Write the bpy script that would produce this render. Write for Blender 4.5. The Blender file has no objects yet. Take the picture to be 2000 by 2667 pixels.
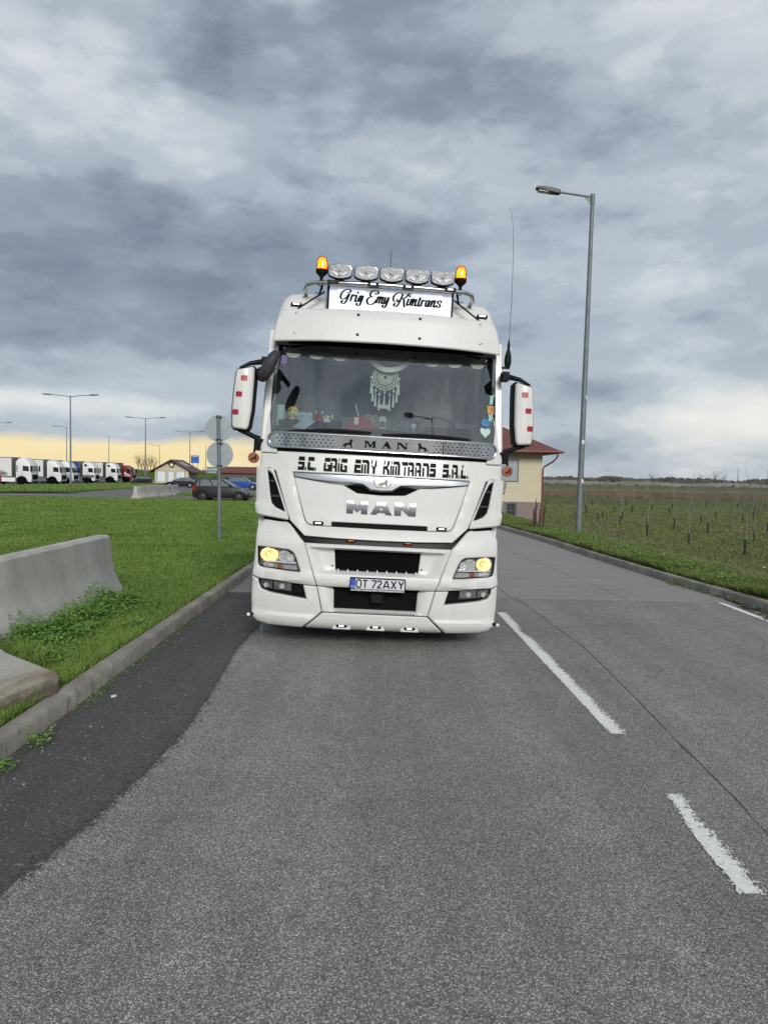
import bpy, bmesh, math, random
import numpy as np
from mathutils import Vector, Matrix, noise as mnoise
from mathutils.geometry import delaunay_2d_cdt
random.seed(7); RNG = np.random.default_rng(11)
scene = bpy.context.scene
COL = scene.collection
PI = math.pi

# ------------------------------------------------------------------ camera
F_PX, CAM_H = 1930.0, 1.8
ROLL, PITCH = math.radians(1.04), math.atan((1333.5 - 1236) / F_PX)
R0 = Vector((1, 0, 0)); F0 = Vector((0, math.cos(PITCH), -math.sin(PITCH))); U0 = Vector((0, math.sin(PITCH), math.cos(PITCH)))
CR = math.cos(ROLL) * R0 + math.sin(ROLL) * U0; CU = math.cos(ROLL) * U0 - math.sin(ROLL) * R0
cd = bpy.data.cameras.new('camera'); cam = bpy.data.objects.new('camera', cd); COL.objects.link(cam)
mw = Matrix((CR, CU, -F0)).transposed().to_4x4(); mw.translation = Vector((0, 0, CAM_H)); cam.matrix_world = mw
cd.sensor_fit = 'VERTICAL'; cd.sensor_height = 36.0; cd.sensor_width = 27.0
cd.lens = 36.0 * F_PX / 2667.0; cd.clip_start = 0.05; cd.clip_end = 12000
scene.camera = cam
scene.render.resolution_x, scene.render.resolution_y = 767, 1024

# ------------------------------------------------------------------ exposure
EXPO = 0.95
vs = scene.view_settings
scene.display_settings.display_device = 'sRGB'
vs.view_transform = 'Standard'; vs.look = 'None'; vs.gamma = 1.0; vs.use_curve_mapping = False; vs.exposure = EXPO

def S(r, g, b):                       # sRGB bytes -> linear
    def c(v):
        v /= 255.0
        return v / 12.92 if v <= 0.04045 else ((v + 0.055) / 1.055) ** 2.4
    return (c(r), c(g), c(b))

# ------------------------------------------------------------------ sky and sun
SUN_EL, SUN_AZ = math.radians(26), math.radians(168)     # azimuth clockwise from +Y: behind the camera
world = bpy.data.worlds.new('World'); scene.world = world; world.use_nodes = True
class NT:
    def __init__(s, nt): s.nt = nt
    def n(s, t, **k):
        o = s.nt.nodes.new(t)
        for a, b in k.items(): setattr(o, a, b)
        return o
    def link(s, a, b): s.nt.links.new(a, b)
    def put(s, sock, v):
        if hasattr(v, 'links') or isinstance(v, bpy.types.NodeSocket): s.link(v, sock)
        else: sock.default_value = v
    def m(s, op, a, b=None, c=None, clamp=False):
        o = s.n('ShaderNodeMath', operation=op, use_clamp=clamp)
        for i, v in enumerate((a, b, c)):
            if v is not None: s.put(o.inputs[i], v)
        return o.outputs[0]
    def mix(s, f, a, b, mode='MIX'):
        o = s.n('ShaderNodeMix', data_type='RGBA', blend_type=mode)
        s.put(o.inputs['Factor'], f)
        for k, v in ((6, a), (7, b)):
            if isinstance(v, tuple) and len(v) == 3: v = v + (1,)
            s.put(o.inputs[k], v)
        return o.outputs[2]
    def noise(s, vec, scale, detail=4, rough=.5, dist=0.0, dim='3D'):
        o = s.n('ShaderNodeTexNoise', noise_dimensions=dim)
        if vec is not None: s.link(vec, o.inputs['Vector'])
        o.inputs['Scale'].default_value = scale; o.inputs['Detail'].default_value = detail
        o.inputs['Roughness'].default_value = rough; o.inputs['Distortion'].default_value = dist
        return o
    def ramp(s, f, stops, interp='LINEAR'):
        o = s.n('ShaderNodeValToRGB'); s.put(o.inputs[0], f); cr = o.color_ramp; cr.interpolation = interp
        while len(cr.elements) < len(stops): cr.elements.new(0.5)
        for e, (p, c) in zip(cr.elements, stops):
            e.position = p; e.color = (tuple(c) + (1,)) if len(c) == 3 else c
        return o.outputs[0]
    def vec(s, x, y, z):
        o = s.n('ShaderNodeCombineXYZ')
        for i, v in enumerate((x, y, z)): s.put(o.inputs[i], v)
        return o.outputs[0]

def build_world():
    nt = world.node_tree; nt.nodes.clear(); w = NT(nt)
    tc = w.n('ShaderNodeTexCoord'); sep = w.n('ShaderNodeSeparateXYZ'); w.link(tc.outputs['Generated'], sep.inputs[0])
    x, y, z = sep.outputs
    # broken cloud deck: a flat layer seen from below, so it closes up towards the horizon
    zc = w.m('ADD', w.m('MAXIMUM', z, 0.0), 0.26)
    p = w.vec(w.m('DIVIDE', x, zc), w.m('DIVIDE', y, zc), w.m('MULTIPLY', z, 0.6))
    wn = w.noise(tc.outputs['Generated'], 5.0, 4, .5); ws = w.n('ShaderNodeSeparateColor'); w.link(wn.outputs['Color'], ws.inputs[0])
    wx = w.m('MULTIPLY', w.m('SUBTRACT', ws.outputs[0], .5), 11.0); wy = w.m('MULTIPLY', w.m('SUBTRACT', ws.outputs[1], .5), 8.0)
    az0 = w.m('MULTIPLY', w.m('ARCTAN2', x, y), 57.2958); el0 = w.m('MULTIPLY', w.m('ARCSINE', z), 57.2958)
    az = w.m('ADD', az0, wx); el = w.m('ADD', el0, w.m('MULTIPLY', wy, w.m('DIVIDE', w.m('ABSOLUTE', el0), 14.0, clamp=True)))
    n1 = w.noise(p, 1.15, 9, .52, .0).outputs['Fac']
    q3 = w.n('ShaderNodeMapping'); w.link(tc.outputs['Generated'], q3.inputs[0]); q3.inputs['Scale'].default_value = (1, 1, 2.4)
    n2 = w.noise(q3.outputs[0], 5.5, 10, .54, .0).outputs['Fac']
    v = w.m('ADD', .525, w.m('MULTIPLY', w.m('SUBTRACT', n1, .5), .85)); v = w.m('ADD', v, w.m('MULTIPLY', w.m('SUBTRACT', n2, .5), .72))
    # the individual cloud masses of that afternoon (azimuth, elevation, spread, spread, lighter / darker)
    masses = [(-17, 34.5, 14, 3.8, -.24), (-1, 30, 14, 4.5, -.17), (-13.6, 28.2, 2.7, 2.8, -.26), (-8, 25.6, 4, 1.6, -.12),
              (9, 26, 10, 4, -.2), (-27, 27, 4, 4, .12), (-5.7, 33, 2.2, 3, .17), (3, 22.5, 6, 2.5, .17), (-18, 22.5, 8, 2.6, .12),
              (25, 31, 8, 8, .15), (-22, 11.5, 17, 3.8, -.24), (-17, 17, 14, 2.6, -.13), (-26, 5.0, 12, .9, .30), (-3, 12, 7, 5, -.08),
              (22, 15, 11, 6, .13), (24, 4.6, 9, 2.2, .2), (23, 11, 6, 1.3, -.16), (12, 33, 8, 3, -.06), (14, 9, 5, 3, .1)]
    for a, e, ra, re_, amt in masses:
        da = w.m('DIVIDE', w.m('SUBTRACT', az, float(a)), float(ra)); de = w.m('DIVIDE', w.m('SUBTRACT', el, float(e)), float(re_))
        q = w.m('ADD', w.m('MULTIPLY', da, da), w.m('MULTIPLY', de, de))
        v = w.m('ADD', v, w.m('MULTIPLY', w.m('POWER', 2.718, w.m('MULTIPLY', q, -1.0)), float(amt)))
    shelf = w.m('DIVIDE', w.m('SUBTRACT', .475, v), .07, clamp=True); shelf = w.m('MULTIPLY', w.m('MULTIPLY', shelf, shelf), w.m('SUBTRACT', 3.0, w.m('MULTIPLY', shelf, 2.0)))
    rd = w.m('DIVIDE', w.m('SUBTRACT', v, .52), .05); rim = w.m('POWER', 2.718, w.m('MULTIPLY', w.m('MULTIPLY', rd, rd), -1.0))
    shelf2 = w.m('DIVIDE', w.m('SUBTRACT', v, .60), .06, clamp=True)
    q4 = w.n('ShaderNodeMapping'); w.link(tc.outputs['Generated'], q4.inputs[0]); q4.inputs['Scale'].default_value = (1, 1, 2.2); q4.inputs['Location'].default_value = (3.1, 1.7, .4)
    n4 = w.noise(q4.outputs[0], 7.0, 11, .59, .0).outputs['Fac']; shelf3 = w.m('DIVIDE', w.m('SUBTRACT', n4, .48), .06, clamp=True)
    v = w.m('ADD', v, w.m('ADD', w.m('ADD', w.m('ADD', w.m('MULTIPLY', shelf, -.05), w.m('MULTIPLY', rim, .045)), w.m('MULTIPLY', shelf2, .06)), w.m('MULTIPLY', w.m('SUBTRACT', shelf3, .5), w.m('MULTIPLY', w.m('DIVIDE', el0, 12.0, clamp=True), .085))))
    cloud = w.ramp(v, [(.0, S(108, 118, 132)), (.2, S(126, 137, 152)), (.42, S(153, 165, 179)), (.6, S(180, 190, 201)), (.8, S(207, 213, 219)), (1, S(233, 234, 233))])
    # clear yellow slot under the cloud base on the left horizon, pale slot on the right
    eln = w.m('ADD', el0, w.m('MULTIPLY', w.m('SUBTRACT', n2, .5), 4.0))
    slot = w.m('SUBTRACT', 1.0, w.m('DIVIDE', w.m('SUBTRACT', eln, 1.7), 0.7, clamp=True))
    left = w.m('SUBTRACT', 1.0, w.m('DIVIDE', w.m('ADD', az0, 12.0), 16.0, clamp=True)); left = w.m('MULTIPLY', left, w.m('DIVIDE', w.m('ADD', az0, 80.0), 30.0, clamp=True))
    yel = w.mix(w.ramp(n2, [(.3, (0, 0, 0)), (.7, (1, 1, 1))]), S(248, 222, 150), S(252, 240, 205))
    cloud = w.mix(w.m('MULTIPLY', w.m('MULTIPLY', slot, left), .93), cloud, yel)
    warm = w.m('SUBTRACT', 1.0, w.m('DIVIDE', w.m('ABSOLUTE', w.m('SUBTRACT', el0, 3.5)), 5.0, clamp=True))
    cloud = w.mix(w.m('MULTIPLY', w.m('MULTIPLY', warm, w.m('SUBTRACT', 1.0, left)), w.m('MULTIPLY', w.m('DIVIDE', w.m('SUBTRACT', v, .5), .4, clamp=True), .32)), cloud, S(248, 240, 226))
    sky = w.n('ShaderNodeTexSky', sky_type='NISHITA', sun_disc=False)
    sky.sun_elevation = SUN_EL; sky.sun_rotation = SUN_AZ
    bright = w.n('ShaderNodeVectorMath', operation='SCALE'); w.link(cloud, bright.inputs[0]); bright.inputs['Scale'].default_value = 10.0 / (2 ** EXPO)
    col = w.mix(0.965, sky.outputs[0], bright.outputs[0])
    bg = w.n('ShaderNodeBackground'); w.link(col, bg.inputs['Color']); bg.inputs['Strength'].default_value = 0.1
    o = w.n('ShaderNodeOutputWorld'); w.link(bg.outputs[0], o.inputs['Surface'])
build_world()
sl = bpy.data.lights.new('sun', 'SUN'); sl.energy = 1.5; sl.angle = math.radians(20); sl.color = (1.0, .965, .91)
sun = bpy.data.objects.new('sun', sl); COL.objects.link(sun)
sd = Vector((math.sin(SUN_AZ) * math.cos(SUN_EL), math.cos(SUN_AZ) * math.cos(SUN_EL), math.sin(SUN_EL)))
sun.rotation_euler = sd.to_track_quat('Z', 'Y').to_euler(); sun.location = sd * 60

# ------------------------------------------------------------------ materials
def mat(name, col, rough=.5, metal=0.0, var=0.0, scale=6.0, bump=0.0, bscale=60.0, coat=0.0, emit=None, es=0.0, col2=None, spec=.5):
    m = bpy.data.materials.new(name); m.use_nodes = True; w = NT(m.node_tree)
    b = m.node_tree.nodes['Principled BSDF']
    b.inputs['Roughness'].default_value = rough; b.inputs['Metallic'].default_value = metal
    b.inputs['Coat Weight'].default_value = coat; b.inputs['Coat Roughness'].default_value = .08
    b.inputs['Specular IOR Level'].default_value = spec
    tc = w.n('ShaderNodeTexCoord'); ov = tc.outputs['Object']
    if var or col2:
        nz = w.noise(ov, scale, 6, .6)
        if col2: c = w.mix(w.ramp(nz.outputs['Fac'], [(.35, (0, 0, 0)), (.65, (1, 1, 1))]), tuple(col), tuple(col2))
        else: c = w.mix(w.ramp(nz.outputs['Fac'], [(.3, (0, 0, 0)), (.7, (1, 1, 1))]), tuple(v * (1 - var) for v in col), tuple(min(1, v * (1 + var)) for v in col))
        w.link(c, b.inputs['Base Color'])
    else: b.inputs['Base Color'].default_value = tuple(col) + (1,)
    if bump:
        nb = w.noise(ov, bscale, 4, .6); bp = w.n('ShaderNodeBump'); bp.inputs['Strength'].default_value = bump; bp.inputs['Distance'].default_value = .01
        w.link(nb.outputs['Fac'], bp.inputs['Height']); w.link(bp.outputs[0], b.inputs['Normal'])
    if emit: b.inputs['Emission Color'].default_value = tuple(emit) + (1,); b.inputs['Emission Strength'].default_value = es
    return m

def mat_paint_white():                 # white truck paint with road film, specks and streaks
    m = bpy.data.materials.new('white_paint'); m.use_nodes = True; w = NT(m.node_tree); b = m.node_tree.nodes['Principled BSDF']
    ov = w.n('ShaderNodeTexCoord').outputs['Object']
    film = w.ramp(w.noise(ov, 2.2, 7, .65).outputs['Fac'], [(.3, (.56, .565, .545)), (.7, (.615, .62, .60))])
    st = w.n('ShaderNodeMapping'); w.link(ov, st.inputs[0]); st.inputs['Scale'].default_value = (26, 26, 1.2)
    streak = w.ramp(w.noise(st.outputs[0], 1.0, 5, .6).outputs['Fac'], [(.55, (1, 1, 1)), (.8, (.86, .85, .82))])
    c = w.mix(.6, film, streak, 'MULTIPLY')
    vo = w.n('ShaderNodeTexVoronoi'); w.link(ov, vo.inputs['Vector']); vo.inputs['Scale'].default_value = 17.0
    sc = w.n('ShaderNodeSeparateColor'); w.link(vo.outputs['Color'], sc.inputs[0])
    rad = w.m('MULTIPLY', w.m('POWER', sc.outputs[0], 4.0), .15)
    spk = w.m('MULTIPLY', w.m('LESS_THAN', vo.outputs['Distance'], rad), .7)
    c = w.mix(spk, c, (.2, .19, .17))
    w.link(c, b.inputs['Base Color']); b.inputs['Roughness'].default_value = .42; b.inputs['Coat Weight'].default_value = .25; b.inputs['Coat Roughness'].default_value = .12
    return m

def mat_glass(name, tint=(.9, .95, .95), refl=.16, trans=.8, rough=.0):
    m = bpy.data.materials.new(name); m.use_nodes = True; nt = m.node_tree; nt.nodes.clear(); w = NT(nt)
    t = w.n('ShaderNodeBsdfTransparent'); t.inputs[0].default_value = tuple(v * trans for v in tint) + (1,)
    g = w.n('ShaderNodeBsdfGlossy'); g.inputs['Color'].default_value = (1, 1, 1, 1); g.inputs['Roughness'].default_value = rough
    lw = w.n('ShaderNodeFresnel'); lw.inputs['IOR'].default_value = 1.5
    f = w.m('ADD', w.m('MULTIPLY', lw.outputs[0], .9), refl - .04, clamp=True)
    mx = w.n('ShaderNodeMixShader'); w.link(f, mx.inputs[0]); w.link(t.outputs[0], mx.inputs[1]); w.link(g.outputs[0], mx.inputs[2])
    o = w.n('ShaderNodeOutputMaterial'); w.link(mx.outputs[0], o.inputs['Surface'])
    return m

def mat_asphalt(name, stops, cells=200.0, tint=(1, 1, 1), patch=.16, bump=.5):
    m = bpy.data.materials.new(name); m.use_nodes = True; w = NT(m.node_tree); b = m.node_tree.nodes['Principled BSDF']
    ov = w.n('ShaderNodeTexCoord').outputs['Object']
    vo = w.n('ShaderNodeTexVoronoi'); w.link(ov, vo.inputs['Vector']); vo.inputs['Scale'].default_value = cells
    sc = w.n('ShaderNodeSeparateColor'); w.link(vo.outputs['Color'], sc.inputs[0])
    c = w.ramp(sc.outputs[0], stops)
    gap = w.ramp(vo.outputs['Distance'], [(.45, (1, 1, 1)), (.85, (.6, .6, .6))])
    c = w.mix(1.0, c, gap, 'MULTIPLY')
    big = w.ramp(w.noise(ov, .55, 5, .6).outputs['Fac'], [(.3, (1 - patch,) * 3), (.7, (1 + patch,) * 3)])
    c = w.mix(1.0, c, big, 'MULTIPLY')
    tm = w.n('ShaderNodeMapping'); w.link(ov, tm.inputs[0]); tm.inputs['Scale'].default_value = (1.5, .05, 1)
    c = w.mix(1.0, c, w.ramp(w.noise(tm.outputs[0], 1.0, 4, .6).outputs['Fac'], [(.35, (.84, .83, .83)), (.65, (1.1, 1.1, 1.1))]), 'MULTIPLY')
    mid = w.ramp(w.noise(ov, 5.0, 6, .7).outputs['Fac'], [(.3, (.88, .87, .86)), (.7, (1.1, 1.1, 1.1))])
    c = w.mix(1.0, c, mid, 'MULTIPLY'); c = w.mix(1.0, c, tuple(tint), 'MULTIPLY')
    stain = w.m('MULTIPLY', w.ramp(w.noise(ov, 1.3, 3, .5).outputs['Fac'], [(.68, (0, 0, 0)), (.78, (1, 1, 1))]), .35)
    c = w.mix(stain, c, (.035, .03, .027))
    w.link(c, b.inputs['Base Color']); b.inputs['Roughness'].default_value = .82
    bp = w.n('ShaderNodeBump'); bp.inputs['Strength'].default_value = bump; bp.inputs['Distance'].default_value = .004
    w.link(w.m('SUBTRACT', 1.0, vo.outputs['Distance']), bp.inputs['Height']); w.link(bp.outputs[0], b.inputs['Normal'])
    return m

def mat_concrete(name, c1, c2, streak=(3, 3, 3), bump=.35, stain=.0, foot=.0, world=False):
    m = bpy.data.materials.new(name); m.use_nodes = True; w = NT(m.node_tree); b = m.node_tree.nodes['Principled BSDF']
    ov = w.n('ShaderNodeNewGeometry').outputs['Position'] if world else w.n('ShaderNodeTexCoord').outputs['Object']
    mp = w.n('ShaderNodeMapping'); w.link(ov, mp.inputs[0]); mp.inputs['Scale'].default_value = streak
    c = w.mix(w.ramp(w.noise(mp.outputs[0], 1.0, 8, .62).outputs['Fac'], [(.3, (0, 0, 0)), (.7, (1, 1, 1))]), c1, c2)
    fine = w.ramp(w.noise(ov, 70, 5, .7).outputs['Fac'], [(.3, (.8, .8, .79)), (.7, (1.12, 1.12, 1.12))])
    c = w.mix(1.0, c, fine, 'MULTIPLY')
    vo = w.n('ShaderNodeTexVoronoi'); w.link(ov, vo.inputs['Vector']); vo.inputs['Scale'].default_value = 19
    sc = w.n('ShaderNodeSeparateColor'); w.link(vo.outputs['Color'], sc.inputs[0])
    pit = w.m('MULTIPLY', w.m('LESS_THAN', vo.outputs['Distance'], w.m('MULTIPLY', w.m('POWER', sc.outputs[1], 6.0), .2)), .7)
    c = w.mix(pit, c, tuple(v * .25 for v in c1))
    if stain:
        c = w.mix(w.m('MULTIPLY', w.ramp(w.noise(mp.outputs[0], .8, 5, .6, 1.0).outputs['Fac'], [(.52, (0, 0, 0)), (.66, (1, 1, 1))]), stain), c, (.16, .09, .035))
    if foot:                             # soil and moss crust on the lowest band
        sp = w.n('ShaderNodeSeparateXYZ'); w.link(ov, sp.inputs[0])
        hgt = w.m('ADD', sp.outputs[2], w.m('MULTIPLY', w.m('SUBTRACT', w.noise(ov, 9, 6, .7).outputs['Fac'], .5), .22))
        c = w.mix(w.m('MULTIPLY', w.m('SUBTRACT', 1.0, w.m('DIVIDE', w.m('SUBTRACT', hgt, foot * .55), foot * .45, clamp=True)), .85), c, (.105, .075, .038))
    w.link(c, b.inputs['Base Color']); b.inputs['Roughness'].default_value = .88
    bp = w.n('ShaderNodeBump'); bp.inputs['Strength'].default_value = bump; bp.inputs['Distance'].default_value = .006
    w.link(w.noise(ov, 45, 6, .7).outputs['Fac'], bp.inputs['Height']); w.link(bp.outputs[0], b.inputs['Normal'])
    return m

def mat_leaf(name, a, bcol, c3, scale=.5, fine=40, rough=.6, trans=.25):
    m = bpy.data.materials.new(name); m.use_nodes = True; w = NT(m.node_tree); b = m.node_tree.nodes['Principled BSDF']
    ov = w.n('ShaderNodeTexCoord').outputs['Object']
    n1 = w.ramp(w.noise(ov, scale, 5, .6).outputs['Fac'], [(.33, (0, 0, 0)), (.67, (1, 1, 1))])
    n2 = w.ramp(w.noise(ov, fine, 2, .6).outputs['Fac'], [(.42, (0, 0, 0)), (.72, (1, 1, 1))])
    c = w.mix(w.m('MULTIPLY', n2, .55), w.mix(n1, a, bcol), c3)
    w.link(c, b.inputs['Base Color']); b.inputs['Roughness'].default_value = rough; b.inputs['Specular IOR Level'].default_value = .25
    return m

def mat_ground(name, layers, bump=.6, bscale=30):
    m = bpy.data.materials.new(name); m.use_nodes = True; w = NT(m.node_tree); b = m.node_tree.nodes['Principled BSDF']
    ov = w.n('ShaderNodeTexCoord').outputs['Object']; c = None
    for (sc, lo, hi, col) in layers:
        if c is None: c = col; continue
        f = w.ramp(w.noise(ov, sc, 8, .65).outputs['Fac'], [(lo, (0, 0, 0)), (hi, (1, 1, 1))]); c = w.mix(f, c, col)
    w.link(c, b.inputs['Base Color']); b.inputs['Roughness'].default_value = .95; b.inputs['Specular IOR Level'].default_value = .1
    bp = w.n('ShaderNodeBump'); bp.inputs['Strength'].default_value = bump; bp.inputs['Distance'].default_value = .05
    w.link(w.noise(ov, bscale, 6, .7).outputs['Fac'], bp.inputs['Height']); w.link(bp.outputs[0], b.inputs['Normal'])
    return m

MT = {}
MT['white'] = mat_paint_white()
MT['black'] = mat('black_plastic', (.009, .009, .010), .55, var=.3, spec=.12)
MT['blackg'] = mat('black_gloss', (.004, .004, .005), .35, spec=.10)
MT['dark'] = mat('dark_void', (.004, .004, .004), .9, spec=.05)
MT['mesh'] = mat('grille_black', (.006, .006, .007), .6, spec=.08)
MT['grey'] = mat('grey_plastic', (.032, .033, .037), .5, var=.2, spec=.2)
MT['spotbowl'] = mat('spot_lamp_bowl', (.17, .17, .17), .35, .4, var=.5, scale=45, bump=.5, bscale=40)
MT['chrome'] = mat('satin_chrome', (.62, .64, .67), .22, 1.0)
MT['mirror'] = mat('polished_steel', (.46, .47, .47), .035, 1.0, bump=.03, bscale=3)
MT['steel'] = mat('brushed_steel', (.5, .49, .47), .3, 1.0, var=.2, scale=20)
MT['galv'] = mat('galvanised_steel', (.155, .175, .185), .6, .35, var=.18, scale=4)
MT['discorange'] = mat('orange_reflector', (.36, .11, .03), .3)
MT['red'] = mat('red_reflector', (.34, .012, .03), .35, var=.25, scale=60)
MT['redpaint'] = mat('red_paint', (.30, .018, .022), .4, coat=.3)
MT['amber'] = mat('amber_plastic', (.26, .075, .02), .35)
MT['amberlit'] = mat('amber_lit', (.6, .16, .01), .3, emit=(1.0, .16, .01), es=.4)
MT['flashcore'] = mat('beacon_lit', (.8, .4, .0), .3, emit=(1.0, .60, .0), es=2.2)
MT['led'] = mat('white_led', (.9, .9, .9), .3, emit=(1, 1, 1), es=.75)
MT['lampon'] = mat('headlamp_lit', (.5, .38, .16), .3, emit=(1.0, .56, .13), es=.62, col2=(.6, .45, .2), scale=30)
MT['reflector'] = mat('lamp_reflector', (.60, .61, .61), .3, .5, var=.35, scale=45, bump=.6, bscale=35)
MT['letter'] = mat('letter_chrome', (.38, .39, .41), .16, 1.0)
MT['lensgrey'] = mat('lamp_bowl', (.42, .42, .41), .35, .25, var=.35, scale=38, bump=.5, bscale=40)
MT['glass'] = mat_glass('windscreen_glass', (.86, .95, .93), .21, .85)
MT['lens'] = mat_glass('clear_lens', (.97, .98, 1), .07, 1.0)
MT['orangeglass'] = mat_glass('beacon_dome', (1.0, .30, .03), .08, .95)
MT['sideglass'] = mat('car_window', (.012, .014, .016), .06, coat=.5)
MT['carglass'] = mat('pale_car_window', (.13, .14, .14), .06, coat=.6)
MT['signwhite'] = mat('lightbox_face', (.72, .76, .86), .35, emit=(.72, .78, .95), es=.12)
MT['ink'] = mat('black_lettering', (.007, .007, .008), .6, spec=.1)
MT['plate'] = mat('plate_white', (.55, .57, .6), .4, var=.06)
MT['blue'] = mat('plate_blue', (.012, .06, .36), .4)
MT['cream'] = mat('cream_cloth', (.78, .76, .62), .9, var=.15, scale=30)
MT['cabgrey'] = mat('cab_lining', (.14, .155, .165), .85, var=.25, scale=2.5)
MT['tyre'] = mat('tyre_rubber', (.014, .014, .014), .85, bump=.4)
MT['asphalt'] = mat_asphalt('worn_asphalt', [(0, (.085, .082, .076)), (.42, (.168, .161, .15)), (.70, (.245, .235, .219)), (.88, (.39, .375, .352)), (1, (.62, .605, .575))])
MT['asphalt_new'] = mat_asphalt('dark_asphalt', [(0, (.044, .042, .041)), (.6, (.072, .069, .066)), (.96, (.09, .087, .083)), (1, (.22, .215, .2))], 105, patch=.1)
MT['asphalt_far'] = mat_asphalt('parking_asphalt', [(0, (.10, .098, .095)), (.6, (.155, .15, .145)), (1, (.23, .225, .22))], 12, patch=.14)
MT['slab'] = mat_concrete('brushed_concrete', (.20, .195, .185), (.265, .257, .242), (.7, 5.5, 1), .2)
MT['kerb'] = mat_concrete('kerb_concrete', (.15, .14, .12), (.34, .32, .28), (2.6, 2.6, 2.6), .7, world=True)
MT['barrier'] = mat_concrete('barrier_concrete', (.32, .315, .29), (.50, .49, .455), (2.2, 2.2, .55), .3)
MT['barrier_old'] = mat_concrete('stained_barrier_concrete', (.33, .315, .27), (.47, .455, .40), (1.6, .5, 6), .5, stain=.8, foot=.17)
MT['paint'] = mat('road_paint', (.72, .72, .69), .8, var=.12, scale=40)
MT['lawn'] = mat_ground('lawn_soil', [(0, 0, 0, (.056, .105, .017)), (.5, .35, .65, (.09, .142, .028)), (14, .5, .75, (.034, .055, .012))], .9, 26)
MT['field'] = mat_ground('field_soil', [(0, 0, 0, (.10, .118, .045)), (.10, .38, .62, (.085, .115, .038)), (1.4, .45, .75, (.135, .135, .07)), (9, .48, .75, (.06, .066, .03))], .9, 14)
MT['reed'] = mat_ground('dry_reed', [(0, 0, 0, (.18, .15, .095)), (.05, .4, .6, (.14, .125, .075)), (2, .45, .7, (.11, .09, .06))], .6, 8)
MT['grass'] = mat_leaf('grass_blades', (.074, .15, .022), (.155, .235, .044), (.21, .27, .08), .5, 60)
MT['verge'] = mat_leaf('verge_grass', (.085, .135, .026), (.12, .17, .04), (.21, .21, .09), .8, 30)
MT['drygrass'] = mat_leaf('dry_grass', (.115, .14, .05), (.16, .165, .075), (.23, .215, .12), .5, 20)
MT['weed'] = mat_leaf('weed_leaves', (.09, .205, .026), (.13, .25, .042), (.19, .31, .08), 3, 50)
MT['hedge'] = mat_leaf('hedge_leaves', (.028, .045, .014), (.045, .062, .02), (.07, .075, .03), 1.2, 8)
MT['bark'] = mat('bark', (.10, .085, .07), .9, var=.35, scale=8)
MT['sapbark'] = mat('sapling_bark', (.17, .16, .13), .9, var=.3, scale=20)
MT['guard'] = mat('tree_guard', (.022, .02, .02), .8)
MT['stucco'] = mat('cream_render', (.50, .45, .33), .9, var=.06, scale=1.5, bump=.25, bscale=80)
MT['plinth'] = mat('mauve_plinth', (.215, .165, .155), .9, var=.08, scale=3, bump=.3, bscale=60)
MT['roof'] = mat('brown_red_roof', (.125, .038, .030), .55, var=.15, scale=2, bump=.2, bscale=12)
MT['gutter'] = mat('red_brown_gutter', (.16, .04, .03), .45)
MT['pane'] = mat('window_pane', (.28, .33, .36), .15, var=.15, scale=1)
MT['framegrey'] = mat('grey_window_frame', (.10, .105, .11), .5)
MT['litter'] = mat('dead_leaf_litter', (.045, .036, .026), .95, var=.5, scale=40)

def lit_noise(m, a, b, sc):              # uneven glow inside the lamp
    w = NT(m.node_tree); bs = m.node_tree.nodes['Principled BSDF']; ov = w.n('ShaderNodeTexCoord').outputs['Object']
    w.link(w.mix(w.ramp(w.noise(ov, sc, 5, .7, .6).outputs['Fac'], [(.36, (0, 0, 0)), (.62, (1, 1, 1))]), a, b), bs.inputs['Emission Color'])
lit_noise(MT['lampon'], (1.0, .42, .07), (1.0, .74, .34), 34)
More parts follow.
